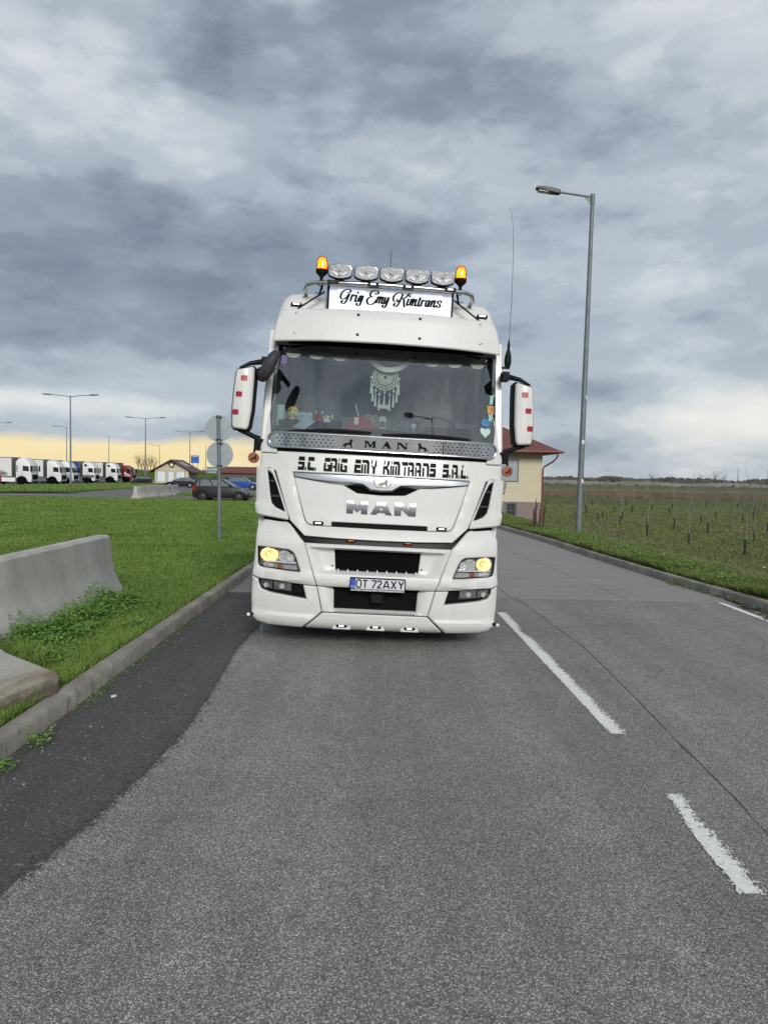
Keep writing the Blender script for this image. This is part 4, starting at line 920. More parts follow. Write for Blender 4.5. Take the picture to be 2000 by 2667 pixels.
# brown roofed shed, hedge and pale far block
x = (640 - 1000) / 1930 * 150
t = thing('shed', 'long low shed with brown roof behind the hedge', 'building', (x, 150, -.5)); m = M(); m.box(-5.5, 12, 0, 5, -.2, 2.3); m.build('wall', 'bark', t); m = M(); m.prism([(-.5, 2.2), (2.5, 3.35), (5.5, 2.2), (5.5, 2.05), (-.5, 2.05)], -5.9, 12.4, 'x'); m.build('roof', 'roof', t, 20)
x = (562 - 1000) / 1930 * 330
t = thing('far_block', 'pale grey distant block left of the hedge', 'building', (x, 330, -1)); m = M(); m.box(-4, 1, 0, 8, 0, 4.5); m.box(1, 6, 0, 8, 0, 3.6); m.build('wall', 'pane', t); m = M(); m.box(-4.2, 1.2, -.2, 8.2, 4.5, 4.8); m.build('roof', 'framegrey', t)
def hedge(label, x0, x1, y, h, wd, z, seed):
    t = thing('hedge', label, 'hedge', (x0, y, z)); rnd = random.Random(seed); m = M(); L = x1 - x0
    for _ in range(int(L * 190)):
        u = rnd.random() * L; hh = h * (.92 + .12 * mnoise.noise(Vector((u * .6, seed, 0)))); v = rnd.random(); zz = hh * rnd.random() ** .6; yy = rnd.uniform(-wd, wd) * (1 if zz < hh * .85 else .7); s = .07 + .09 * rnd.random()
        d1 = Vector((rnd.uniform(-1, 1), rnd.uniform(-1, 1), rnd.uniform(-1, 1))).normalized(); d2 = d1.orthogonal().normalized(); p = Vector((u, yy, zz)); m.add([p - d1 * s, p + d2 * s * .6, p + d1 * s, p - d2 * s * .6], [(0, 1, 2, 3)])
    link('foliage', m.mesh('foliage', 'hedge', 180, recalc=False), t); m = M(); m.box(.15, L - .15, -wd * .6, wd * .6, -.1, h * .8); m.build('stems', 'hedge', t)
hedge('dark green clipped hedge behind the blue car', -27.5, -12, 118, 1.75, .7, -.72, 4)
# ------------------------------------------------------------------ cars
MT['carblack'] = mat('dark_car_paint', (.014, .015, .017), .3, coat=.15, spec=.3); MT['carblue'] = mat('blue_car_paint', (.012, .055, .27), .25, coat=.6); MT['cargrey'] = mat('anthracite_car_paint', (.016, .0165, .017), .32, coat=.12, spec=.3)
MT['alloy'] = mat('wheel_rim', (.32, .32, .32), .35, .8); MT['darkrim'] = mat('dark_rim', (.05, .05, .05), .45, .5); MT['headlight'] = mat('headlight_cover', (.75, .77, .78), .12, .2); MT['tail'] = mat('tail_lamp', (.26, .012, .012), .25)
def wheel(parent, x, y, r, rim, out):
    m = M(); w_ = .11; m.lathe([(r * .62, -w_), (r * .94, -w_), (r, -w_ * .7), (r, w_ * .7), (r * .94, w_), (r * .62, w_)], 22, ax='y'); m.v = [(a + x, b + y, c + r) for a, b, c in m.v]; wh = m.build('wheel', 'tyre', parent)
    m = M(); m.lathe([(r * .62, -.02), (r * .56, .03), (r * .2, .05), (.001, .05)] if out > 0 else [(.001, -.05), (r * .2, -.05), (r * .56, -.03), (r * .62, .02)], 18, ax='y'); m.v = [(a + x, b + y + out * w_ * .75, c + r) for a, b, c in m.v]; rm = m.build('rim', rim, wh)
def car(label, loc, rz, body, gh, wd, whl, r, paint, rim='alloy', splits=(.46,), tail=None, head=None):
    """body: side outline; gh: (bottom x0, x1, z, half width, top x0, x1, z, half width)"""
    t = thing('parked_car', label, 'car', loc, rz)
    m = M(); n = len(body); cx = sum(p[0] for p in body) / n; cz = sum(p[1] for p in body) / n
    rings = []
    for k, s in ((-1, .93), (-.985, .975), (-.93, 1), (-.5, 1.012), (.5, 1.012), (.93, 1), (.985, .975), (1, .93)): rings.append([(cx + (p[0] - cx) * s, k * wd, cz + (p[1] - cz) * s) for p in body])
    m.loft(rings); b = m.build('body', paint, t, 40)
    x0, x1, z0, w0, X0, X1, z1, w1 = gh
    def P(u, v, s):                                  # point on the greenhouse side
        a = x0 + (X0 - x0) * v; c = x1 + (X1 - x1) * v; return Vector((a + (c - a) * u, s * (w0 + (w1 - w0) * v), z0 + (z1 - z0) * v))
    m = M(); rr_ = []
    for v, q in ((0, 0), (.9, 0), (.97, .02), (1.0, .07)): a, c, w_ = P(0, v, 1).x + q * .6, P(1, v, 1).x - q * 1.4, P(0, v, 1).y - q; z = z0 + (z1 - z0) * v; rr_.append([(a, -w_, z), (c, -w_, z), (c, w_, z), (a, w_, z)])
    m.loft(rr_); g = m.build('cabin', paint, t, 25)
    cuts = [.04] + list(splits) + [.95]
    for s in (-1, 1):
        for a, c in zip(cuts, cuts[1:]):
            m = M(); q = Vector((0, s * .008, 0)); m.add([P(a + .012, .1, s) + q, P(c - .012, .1, s) + q, P(c - .03, .86, s) + q, P(a + .03, .86, s) + q], [(0, 1, 2, 3)]); m.build('side_window', 'carglass', g)
    for u, nm in ((1, 'windscreen'), (0, 'rear_window')):
        e = .012 if u else -.012; m = M(); m.add([P(u, .08, -1) * 1 + Vector((e, .08, 0)), P(u, .08, 1) + Vector((e, -.08, 0)), P(u, .88, 1) + Vector((e, -.08, 0)), P(u, .88, -1) + Vector((e, .08, 0))], [(0, 1, 2, 3)]); m.build(nm, 'carglass', g)
    for x in whl:
        for s in (-1, 1):
            m = M(); m.lathe([(r * 1.17, -.02), (r * 1.17, .02)], 22, ax='y'); m.v = [(a + x, c + s * (wd + .0), d + r) for a, c, d in m.v]; m.build('wheel_arch', 'dark', b); wheel(t, x, s * (wd - .07), r, rim, s)
    for s in (-1, 1):
        m = M(); m.box(x1 - .35, x1 - .2, s * (w0 + .02) - .07, s * (w0 + .02) + .07, z0 + .03, z0 + .16); m.build('door_mirror', paint, t)
        if head: m = M(); m.add([(p[0], s * (wd * p[2]), p[1]) for p in head], [tuple(range(len(head)))]); m.build('headlight', 'headlight', t)
        if tail: m = M(); m.box(tail[0], tail[1], s * wd * 1.0 - .02, s * wd * 1.0 + .015, tail[2], tail[3]); m.build('tail_lamp', 'tail', t)
    m = M(); m.tube([(x1 - .95, -wd * .99, z0 - .12), (x1 - .8, -wd * .99, z0 - .12)], .012, 5); m.build('door_handle', 'dark', t); return t
x = (580 - 1000) / 1930 * 49.4
hatch = [(-1.84, .26), (-1.9, .45), (-1.88, .7), (-1.82, .97), (-.2, .96), (.85, .94), (1.35, .84), (1.7, .68), (1.86, .5), (1.88, .34), (1.82, .2), (-1.7, .2)]
car('dark grey hatchback parked beyond the lawn behind the sign post', (x, 49.6, -.16), 0, hatch, (-1.8, .88, .94, .80, -1.62, -.08, 1.5, .60), .845, (-1.2, 1.18), .31, 'cargrey', 'darkrim', (.14, .5), tail=(-1.88, -1.66, .72, 1.0), head=[(1.3, .78, 1.0), (1.42, .80, .99), (1.72, .64, .97), (1.80, .52, .95), (1.62, .56, .99)])
suv = [(-2.05, .38), (-2.12, .6), (-2.1, .9), (-2.0, 1.12), (-.2, 1.06), (.95, 1.05), (1.6, .98), (2.0, .86), (2.14, .65), (2.12, .38), (2.0, .27), (-1.9, .27)]
x = (592 - 1000) / 1930 * 98 + 2.1
car('bright blue crossover car parked in front of the dark hedge', (x, 98, -.53), 0, suv, (-1.98, 1.0, 1.04, .84, -1.7, .12, 1.64, .66), .90, (-1.33, 1.33), .36, 'carblue', 'alloy', (.2, .55), tail=(-2.1, -1.95, .8, 1.1), head=[(1.75, .92, 1.0), (2.02, .84, .97), (2.08, .7, .95), (1.8, .76, 1.0)])
sedan = [(-2.3, .4), (-2.35, .6), (-2.3, .95), (-1.7, 1.0), (-.2, .95), (1.1, .92), (1.8, .8), (2.25, .62), (2.34, .45), (2.3, .25), (2.0, .2), (-2.1, .22)]
x = (472 - 1000) / 1930 * 107
car('dark fastback car in front of the white doors of the toilet building', (x, 107, -.62), PI, sedan, (-1.95, 1.15, .93, .82, -.75, .1, 1.45, .60), .92, (-1.45, 1.42), .34, 'carblack', 'alloy', (.42, .62), tail=(-2.36, -2.15, .75, .9), head=[(1.9, .74, 1.0), (2.2, .62, .96), (2.25, .52, .94), (1.95, .6, 1.0)])
x = (366 - 1000) / 1930 * 138
car('small dark car standing in front of the red truck at the lamp mast', (x, 138, -.75), -2.5, hatch, (-1.8, .98, .94, .80, -1.5, .02, 1.42, .60), .845, (-1.2, 1.18), .31, 'cargrey', 'darkrim', (.14, .5), tail=(-1.88, -1.66, .72, 1.0))

# ------------------------------------------------------------------ parked lorries
MT['lorrywhite'] = mat('lorry_white', (.68, .69, .68), .4, var=.05, scale=.8); MT['boxwhite'] = mat('trailer_white', (.60, .60, .585), .5, var=.06, scale=.5); MT['tarpblue'] = mat('blue_tarpaulin', (.014, .045, .17), .6, var=.15, scale=.7); MT['lorryred'] = mat('lorry_red', (.17, .012, .016), .35); MT['vanred'] = mat('van_red', (.50, .03, .015), .4); MT['skirt'] = mat('side_skirt', (.16, .155, .15), .6, var=.15)
def lorry(label, loc, cab='lorrywhite', box='boxwhite', low=False, style=0, skirt='lorrywhite'):
    t = thing('parked_truck', label, 'truck', loc, 0, 'articulated trucks parked side by side')
    H = 3.85 if not low else 3.5
    prof = [(-2.25, .95), (-2.25, H - .25), (-2.0, H - .02), (-1.2, H), (-.62, H - .28), (-.2, 2.98), (-.1, 2.75), (.0, 1.9), (.02, 1.2), (.0, .42), (-.35, .36), (-.55, .5), (-.75, .95), (-1.0, 1.18), (-1.45, 1.25), (-1.85, 1.15), (-2.05, .95)]
    if style == 0: prof[3:9] = [(-1.35, H), (-.85, H - .3), (-.42, 3.0), (-.27, 2.75), (.0, 1.72), (.04, 1.2)]
    if style == 1: prof[1:4] = [(-2.25, H - .55), (-1.9, H - .05), (-1.0, H + .1)]
    m = M(); n = len(prof); rings = []
    for k, s in ((-1, .12), (-.97, .04), (-.9, 0), (.9, 0), (.97, .04), (1, .12)): q = inset(ccw(prof), s); rings.append([(p[0], k * 1.24, p[1]) for p in q])
    m.loft(rings); c = m.build('cab', cab, t, 32)
    for s in (-1, 1):
        e = s * 1.252
        m = M(); m.add([(-1.18, e, 2.02), (-.28, e, 1.95), (-.34, e, 2.72), (-1.18, e, 2.78)], [(0, 1, 2, 3)]); m.build('side_window', 'sideglass', c)
        m = M()
        for xa, xb, za, zb in ((-1.26, -1.24, .98, 2.9), (-.22, -.205, 1.2, 2.7), (-2.2, -.25, 1.45, 1.465)): m.add([(xa, e, za), (xb, e, za), (xb, e, zb), (xa, e, zb)], [(0, 1, 2, 3)])
        if style == 1: m.add([(-2.1, e, 1.85), (-1.95, e, 1.85), (-1.95, e, 2.85), (-2.1, e, 2.85)], [(0, 1, 2, 3)])
        m.build('door_gap', 'framegrey', c)
        if style == 2: m = M(); m.add([(-1.95, e, 3.1), (-1.3, e, 3.1), (-1.45, e, 3.45), (-1.9, e, 3.5)], [(0, 1, 2, 3)]); m.build('roof_window', 'sideglass', c)
        m = M(); m.box(-.02, .16, s * 1.32 - .09, s * 1.32 + .09, 1.95, 2.75); m.tube([(-.1, s * 1.2, 2.82), (.08, s * 1.33, 2.78)], .03, 5); m.build('mirror', 'black', t)
    m = M(); m.add([(.012, -1.05, 1.98), (.012, 1.05, 1.98), (-.085, 1.02, 2.78), (-.085, -1.02, 2.78)], [(0, 1, 2, 3)]); m.build('windscreen', 'sideglass', c)
    m = M(); m.box(.0, .05, -.9, .9, .75, 1.5); m.box(-.02, .06, -1.0, 1.0, .45, .6); m.build('grille', 'mesh', c)
    for s in (-1, 1): m = M(); m.box(-.1, .055, s * 1.05 - .15, s * 1.05 + .15, .7, .92); m.build('headlight', 'headlight', c)
    for x, s in ((-1.45, -1), (-1.45, 1), (-5.2, -1), (-5.2, 1)):
        wheel(t, x, s * 1.05, .5, 'alloy', s)
    m = M(); m.lathe([(.62, -.03), (.62, .03)], 24, ax='y'); m.v = [(a - 1.45, b - 1.235, c_ + .5) for a, b, c_ in m.v]; m.build('wheel_arch', 'dark', c)
    for q in (-1.2, .75): m = M(); m.box(-4.5, -2.35, q, q + .45, .42, 1.02); m.build('fuel_tank', 'alloy' if style != 1 else skirt, t)
    m = M(); m.box(-6.5, -.6, -.5, .5, .5, 1.0); m.build('chassis', 'dark', t)
    m = M(); m.box(-16.2, -2.75, -1.27, 1.27, 1.15, 4.0); b = m.build('trailer_body', box, t)
    m = M(); m.box(-16.22, -2.73, -1.285, -1.27, 1.1, 1.25); m.box(-16.22, -2.73, -1.285, -1.27, 3.9, 4.02); m.box(-2.82, -2.735, -1.288, 1.288, 1.1, 4.02); m.build('trailer_frame', 'skirt', b)
    m = M(); m.box(-13.5, -7, -1.2, -1.15, .5, 1.1); m.build('side_guard', 'skirt', t)
    for x in (-11.5, -12.8, -14.1): wheel(t, x, -1.05, .5, 'alloy', -1)
    return t, b, c
fx = -51.8
def zg(y): return zl(-60, y) + .02
T1, B1, C1 = lorry('nearest parked white truck with a large grey om on its white trailer', (fx, 110, zg(110)), style=1)
LETT = Matrix.Translation((-4.35, -1.291, 1.62)) @ Matrix.Rotation(PI / 2, 4, 'X')
text_mesh('om', .95, 'framegrey', 'lettering', B1, LETT, .003, bold=.02)
m = M(); m.add([(-8.6, -1.275, 1.3), (-3.4, -1.275, 1.3), (-3.4, -1.275, 1.75), (-4.8, -1.275, 2.25), (-7.2, -1.275, 2.75), (-8.6, -1.275, 2.7)], [(0, 1, 2, 3, 4, 5)]); m.build('grey_swoosh', mat('pale_grey_print', (.30, .30, .31), .5), B1)
lorry('second parked white truck from the near end, with plain white trailer', (-52.7, 122, zg(122)))
lorry('white truck standing half hidden behind the second white one', (-53.3, 128.2, zg(128)))
T4, B4, C4 = lorry('parked white truck pulling the blue tarpaulin trailer', (-53.4, 138, zg(138)), box='tarpblue', style=2)
T5, B5, C5 = lorry('parked white truck with black bird marks on its cab side, next to the red one', (-52.5, 147, zg(147)), style=2)
m = M(); m.box(-2.2, -.08, -1.262, -1.25, 1.0, 1.5); m.build('dark_side_panel', 'framegrey', C4)
m = M()
for (a, b, s) in ((-1.0, 1.75, .16), (-.8, 1.45, .2), (-1.35, 1.95, .14), (-.55, 1.35, .12), (-1.15, 1.3, .1)): m.add([(a - s, -1.256, b + s * .6), (a, -1.256, b), (a + s, -1.256, b + s * .3), (a + s * .1, -1.256, b - s * .4)], [(0, 1, 2, 3)])
m.build('bird_mark', 'ink', C5)
T6, B6, C6 = lorry('dark red truck at the far end of the parked row', (-51.9, 154, zg(154)), cab='lorryred', box='lorryred', low=True)
m = M(); m.add([(-1.7, -1.256, 1.75), (-.6, -1.256, 1.45), (-.55, -1.256, 1.55), (-1.2, -1.256, 1.85), (-1.5, -1.256, 2.2)], [(0, 1, 2, 3, 4)]); m.box(-1.7, -.3, -1.257, -1.25, 1.3, 1.42); m.build('white_mark', 'lorrywhite', C6)
# red van at the very left
x = (15 - 1000) / 1930 * 100
t = thing('parked_van', 'bright red delivery van cut off by the left picture edge', 'van', (x, 98, zl(-50, 98) + .03))
prof = [(-5.5, .5), (-5.5, 2.75), (-2.0, 2.75), (-1.3, 2.55), (-.75, 1.75), (-.12, 1.45), (0, 1.0), (0, .45)]
m = M(); m.loft([[(p[0], k, p[1]) for p in inset(ccw(prof), s)] for k, s in ((-1.0, .1), (-.95, .02), (.95, .02), (1.0, .1))]); b = m.build('body', 'vanred', t)
m = M(); m.add([(-1.9, -1.01, 1.6), (-.95, -1.01, 1.6), (-1.4, -1.01, 2.3), (-1.9, -1.01, 2.3)], [(0, 1, 2, 3)]); m.build('side_window', 'sideglass', b)
m = M(); m.add([(-.72, -.85, 1.8), (-.72, .85, 1.8), (-1.27, .8, 2.5), (-1.27, -.8, 2.5)], [(0, 1, 2, 3)]); m.build('windscreen', 'sideglass', b)
for x in (-1.0, -4.4): wheel(t, x, -.92, .36, 'darkrim', -1); wheel(t, x, .92, .36, 'darkrim', 1)
m = M(); m.box(-1.6, -1.15, -1.012, -1.0, .95, 1.15); m.build('yellow_mark', 'yellow', b)
# ================================================================== the truck in front
yaw, rol = math.radians(2.97), math.radians(2.06)
tx = Vector((math.cos(yaw) * math.cos(rol), math.sin(yaw) * math.cos(rol), -math.sin(rol))); ty = Vector((-math.sin(yaw), math.cos(yaw), 0)); tz = tx.cross(ty)
T = thing('truck', 'big white truck facing the camera on the road, with roof lamps and company lettering', 'truck')
mt_ = Matrix((tx, ty, tz)).transposed().to_4x4(); mt_.translation = Vector((-.087, 7.55, 0)); T.matrix_world = mt_
T.location = mt_.translation; T.rotation_euler = mt_.to_euler()

# ---- dark core, cab shell, chassis
m = M(); m.loft([[(x, yS(x, z) + .10, z) for x, z in ((-1.2, zz), (-.6, zz), (0, zz), (.6, zz), (1.2, zz))] + [(1.2, 2.2, zz), (-1.2, 2.2, zz)] for zz, z in ((.36, .4), (1.0, 1.0), (1.3, 1.3), (2.12, 2.1))]); m.build('cab_core', 'dark', T)
m = M()
for s in (-1, 1):
    sp = [(.30, 1.0), (2.3, 1.0), (2.3, 3.3), (.62, 3.3), (.30, 2.1)]; win = [(.62, 2.12), (1.45, 2.12), (1.45, 2.92), (.80, 2.92)]
    v, f = cdt(ccw(sp), [ccw(win)], .4); m.add([(s * 1.262, a, b) for a, b in v], f); m.add([(s * 1.20, a, b) for a, b in v], f)
    for ring in (ccw(sp), ccw(win)): n = len(ring); m.add([(s * 1.262, a, b) for a, b in ring] + [(s * 1.20, a, b) for a, b in ring], [(i, (i + 1) % n, n + (i + 1) % n, n + i) for i in range(n)])
m.box(-1.2, 1.2, 2.26, 2.3, 1.0, 3.3); shell = m.build('cab_side', 'white', T)
for s in (-1, 1): m = M(); m.add([(s * 1.235, .62, 2.12), (s * 1.235, 1.45, 2.12), (s * 1.235, 1.45, 2.92), (s * 1.235, .80, 2.92)], [(0, 1, 2, 3)]); m.build('side_window', 'glass', T)
# roof: high fairing lofted backwards
def roofring(y, k, top): return [(-1.25 * k, y, 3.08), (-1.235 * k, y, 3.3), (-1.20 * k, y, 3.3 + (top - 3.3) * .56), (-1.14 * k, y, 3.3 + (top - 3.3) * .84), (-1.07 * k, y, 3.3 + (top - 3.3) * .945), (-.9 * k, y, top - .008), (0, y, top), (.9 * k, y, top - .008), (1.07 * k, y, 3.3 + (top - 3.3) * .945), (1.14 * k, y, 3.3 + (top - 3.3) * .84), (1.20 * k, y, 3.3 + (top - 3.3) * .56), (1.235 * k, y, 3.3), (1.25 * k, y, 3.08)]
m = M(); m.loft([roofring(.63, .955, 3.46), roofring(.645, .975, 3.58), roofring(.70, .99, 3.69), roofring(.82, 1.0, 3.765), roofring(1.2, 1.0, 3.80), roofring(2.3, 1.0, 3.82)]); m.build('roof', 'white', T, 50)
m = M(); m.box(-.45, .45, .5, 6.0, .55, .95); m.box(-1.2, 1.2, .5, 2.2, .42, 1.0); m.box(-1.15, 1.15, 1.2, 1.4, .35, .6); m.box(-1.1, 1.1, .30, .9, .20, .44); m.box(-.78, .78, .9, 2.2, .24, .44); m.build('chassis', 'dark', T)  # chassis, with added low boxes that block light under the cab
for x in (-1.05, 1.05):
    for y in (1.45, 5.0):
        m = M(); dz = .5 + x * math.sin(rol); m.lathe([(.3, -.16), (.47, -.16), (.5, -.12), (.5, .12), (.47, .16), (.3, .16)], 28, ax='x'); m.v = [(a + x, b + y, c + dz) for a, b, c in m.v]; w_ = m.build('wheel', 'tyre', T)
        m = M(); m.lathe([(.3, -.08), (.26, .0), (.12, .06), (.1, .12), (.0, .12)], 20, ax='x'); m.v = [(a * (1 if x > 0 else -1) + x, b + y, c + dz) for a, b, c in m.v]; m.build('rim', 'alloy', w_)
for q in (-1.25, .8): M().box(q, q + .45, 2.5, 4.2, .45, 1.0).build('fuel_tank', 'alloy', T)

# ---- bumper
def relief(x, z):                      # mouldings of the bumper
    a = abs(x); o = 0.0
    if z < .33: o -= .022 * sm((.325 - z) / .025)
    o += .02 * sm((.80 - z) / .04) * 0 - .018 * sm((z - .655) / .012) * sm((.765 - z) / .012)
    if a < .74 and z > .60:            # centre: recessed trough round the grille
        side = sm((.735 - (.99 - z) * .33 - a) / .16)
        o += .085 * side * sm((1.028 - z) / .022) * sm((z - .765) / .03)
    if a < .6 and z < .62: o += .07 * sm((.56 - (.62 - z) * .26 - a) / .14) * sm((z - .372) / .02)
    o += .05 * sm((z - 1.13) / .14) * sm((a - .85) / .2)
    return o
def yB(x, z): return yS(x, z) + relief(x, z)
split = [(1.285, .687), (1.213, .661), (.745, .631), (.612, .626)]
upper = [(1.285, .693), (1.213, .667), (.745, .637), (.614, .632), (.625, .660), (.705, .9), (.762, 1.068), (.80, 1.106), (.912, 1.238), (.95, 1.262), (1.185, 1.284), (1.245, 1.215), (1.262, 1.165), (1.265, .967)]
lower = [(1.285, .683), (1.222, .656), (1.212, .60), (1.18, .553), (1.09, .527), (.869, .503), (.708, .484), (.748, .627), (.61, .622), (.549, .362), (.748, .180), (1.11, .184), (1.22, .208), (1.262, .25), (1.278, .31), (1.285, .45)]
hl = [(1.242, .993), (1.12, .993), (.91, .980), (.866, .955), (.836, .90), (.785, .764), (.912, .768), (1.17, .784), (1.218, .796), (1.232, .832)]
for s in (-1, 1):
    panel('bumper_corner', mir(upper, s), 'white', T, yB, .0, .30, .012, .04, holes=[mir(hl, s)], rnd=.012)
    panel('bumper_valance', mir(lower, s), 'white', T, yB, .0, .30, .012, .035, rnd=.008)
    # headlight
    h = panel('headlight', mir(inset(ccw(hl), -.004), s), 'lensgrey', T, yS, .058, .03, .002, .06)
    m = M(); panel('', mir(inset(ccw(hl), .001), s), None, None, yS, .002, .055, .001, .2, holes=[mir(inset(ccw(hl), .008), s)], M_=m); m.build('housing', 'blackg', h)
    def dish(nm, cx, cz, r, mt, y0, deep=.05):
        m = M(); m.lathe([(r, 0), (r * .94, .008), (r * .7, deep * .7), (r * .35, deep), (.001, deep)], 24, ax='y'); m.v = [(a + s * cx, b + y0, c + cz) for a, b, c in m.v]; return m.build(nm, mt, h)
    yy = yS(1.1, .9)
    lit = dish('lamp_bowl', 1.112, .917, .082, 'reflector', yy + .012)
    m = M()
    if s < 0: P = [(-.094, .01), (-.075, .05), (-.02, .07), (.04, .064), (.088, .035), (.09, -.03), (.06, -.062), (-.05, -.062), (-.085, -.03)]
    else: P = [(.078 * math.cos(a), .070 * math.sin(a)) for a in [k * PI / 9 for k in range(18)]]
    panel('', [(x + s * 1.112, z + .917) for x, z in P], None, None, lambda x, z: yy + .008, 0, .01, .003, .04, M_=m); m.build('lit_bulb', 'lampon', h)
    m = M(); k = [(1.112 * s + .05 * math.cos(a) * .6 - .008, yy + .004, .925 + .03 * math.sin(a)) for a in [q * PI / 7 + .6 for q in range(10)]]; m.tube(k, .004, 4); m.build('bulb_cap', 'amber', h)
    dish('lamp_bowl', .955, .912, .062, 'lensgrey', yS(.955, .9) + .014); dish('lamp_bowl', .885, .90, .035, 'reflector', yS(.9, .9) + .018, .03)
    m = M(); m.add([(s * .93, yS(.9, .9) + .03, .865), (s * .86, yS(.87, .9) + .03, .857), (s * .885, yS(.9, .9) + .045, .91)], [(0, 1, 2)]); m.build('facet', 'chrome', h)
    m = M(); n = 10; P = [(s * (.83 + .36 * i / n), .848) for i in range(n + 1)]
    m.add([(x, yS(x, z) + .009, z + .006) for x, z in P] + [(x, yS(x, z) + .009, z - .005) for x, z in P] + [(x, yS(x, z) + .06, z + .007) for x, z in P], [(i, i + 1, n + 2 + i, n + 1 + i) for i in range(n)] + [(i, i + 1, 2 * n + 3 + i, 2 * n + 2 + i) for i in range(n)]); m.build('trim_strip', 'doorwhite', h)
    m = M(); m.box(-.024, .024, 0, .02, -.024, .020); m.v = [(a + s * 1.0, b + yS(1.0, .8) + .035, c + .81) for a, b, c in m.v]; m.build('indicator', 'amber', h)
    m = M(); m.box(-.05, .05, 0, .02, -.02, .025); m.v = [(a + s * 1.12, b + yS(1.12, .8) + .035, c + .81) for a, b, c in m.v]; m.build('side_lamp', 'reflector', h)
    panel('lens', mir(inset(ccw(hl), .006), s), 'lens', h, yS, .004, .004, .001, .08)
    # fog lamp unit
    rec = [(1.214, .655), (.75, .626), (.708, .486), (.869, .505), (1.09, .530), (1.175, .556), (1.205, .60)]
    fg = panel('fog_lamp', mir(rec, s), 'blackg', T, yS, .07, .03, .003, .06)
    for x0, x1, mt in ((1.072, 1.192, 'reflector'), (.875, 1.058, 'reflector')):
        zt = lambda x: .552 + (x - .85) * .04; q = [(x0, .637 + (x0 - .87) * .05), (x1, .637 + (x1 - .87) * .05), (x1, zt(x1) + (.02 if x1 > 1.1 else 0)), (x0, zt(x0))]
        b = panel('lamp_cell', mir(q, s), 'spotbowl', fg, yS, .045, .02, .004, .05)
        m = M(); m.lathe([(.027, 0), (.022, .010), (.010, .018), (.001, .018)], 16, ax='y'); m.v = [(a + s * (x0 + x1) / 2, b_ + yS((x0 + x1) / 2, .6) + .022, c + .598) for a, b_, c in m.v]; m.build('reflector', 'lensgrey', b)
    panel('fog_lens', mir([(.868, .640), (1.2, .655), (1.195, .60), (1.17, .574), (1.06, .560), (.85, .540)], s), 'lens', fg, yS, .02, .004, .002, .08)
    m = M()
    for k in range(3): z = .60 - k * .028; m.box(min(s * .74, s * .84), max(s * .74, s * .84), yS(.8, .55) + .058, yS(.8, .55) + .07, z, z + .012)
    m.build('vent_slat', 'black', fg)
    # washer cover and square tow cover: thin outlines
    for nm, x, z, w_, hh in (('washer_cover', 1.10, .717, .052, .028), ('tow_cover', .527, .678, .046, .034)):
        panel(nm, [(s * x - w_, z - hh), (s * x + w_, z - hh), (s * x + w_, z + hh), (s * x - w_, z + hh)], 'white', T, yB, -.004, .02, .0035, .05, rnd=.01)
    # marker ball on a black stub and a little hanging chain
    m = M(); m.tube([(s * 1.24, .2, .283), (s * 1.30, .14, .283)], .016, 8); st = m.build('marker_stub', 'black', T); m = M(); m.ball((s * 1.302, .125, .283), .019, 14); m.build('marker_ball', 'doorwhite', st)
    m = M()
    for k in range(6):
        cz = .165 - k * .028; a0 = k % 2; pts = [(s * 1.16 + (.007 * math.cos(a) if a0 else 0), .12 + (0 if a0 else .007 * math.cos(a)), cz + .017 * math.sin(a)) for a in [q * PI / 4 for q in range(8)]]; m.tube(pts, .0028, 4, closed=True)
    m.build('chain', 'steel', T)
centre = [(.757, 1.062), (.70, .9), (.618, .66), (.604, .63)]
gop = [(.446, 1.002), (.430, .80), (.41, .788)]
cen = panel('bumper_centre', sym(centre), 'white', T, yB, 0, .12, .008, .03, holes=[sym(gop)], rnd=.006)
low = [(.457, .622), (.602, .622), (.541, .362), (.425, .362), (.425, .39), (.432, .575), (.45, .61)]
lowp = [(.602, .622), (.541, .364), (-.541, .364), (-.602, .622), (-.457, .622), (-.434, .585), (-.425, .392), (.425, .392), (.434, .585), (.457, .622)]
panel('bumper_centre', lowp, 'white', T, yB, 0, .12, .006, .03, label='lower centre section of the bumper')
def fins(nm, poly, off, pitch, par):
    yk = .095 + off; g = panel(nm, poly, 'mesh', T, lambda x, z: yk, 0, .02, .002, .3); m = M(); zs = [z for _, z in poly]; xs = [abs(x) for x, _ in poly]; z = min(zs) + pitch
    while z < max(zs) - pitch * .5: m.box(-max(xs) * .985, max(xs) * .985, yk - .016, yk + .002, z - .003, z + .003); z += pitch
    m.build('fins', 'black', g, kind='stuff'); return g
gr = fins('grille', sym([(.452, 1.008), (.436, .785)]), .035, .0125, None)
m = M(); m.box(-.375, -.368, yB(0, .9) + .01, yB(0, .9) + .03, .79, 1.0); m.box(.368, .375, yB(0, .9) + .01, yB(0, .9) + .03, .79, 1.0); m.build('frame_bar', 'blackg', gr)
g2 = fins('lower_grille', sym([(.452, .628), (.44, .384)]), .03, .02, None)
m = M(); panel('', roundp([(-.05, .47), (.075, .47), (.085, .575), (-.06, .575)], .02), None, None, lambda x, z: .03, 0, .08, .012, .05, M_=m); m.build('radar_box', 'black', T)
m = M()
for k in range(9): x = -.40 + k * .1; m.prism([(x - .011, .784), (x + .011, .784), (x + .004, .812), (x - .004, .812)], yB(0, .78) - .012, yB(0, .78) + .02, 'y')
m.build('tooth', 'white', cen)
m = M()
for s in (-1, 1): m.lathe([(.009, -.004), (.009, .0)], 10, ax='y', X=Matrix.Translation((s * .462, yB(.46, .84) - .002, .835)))
m.build('screw', 'dark', cen)
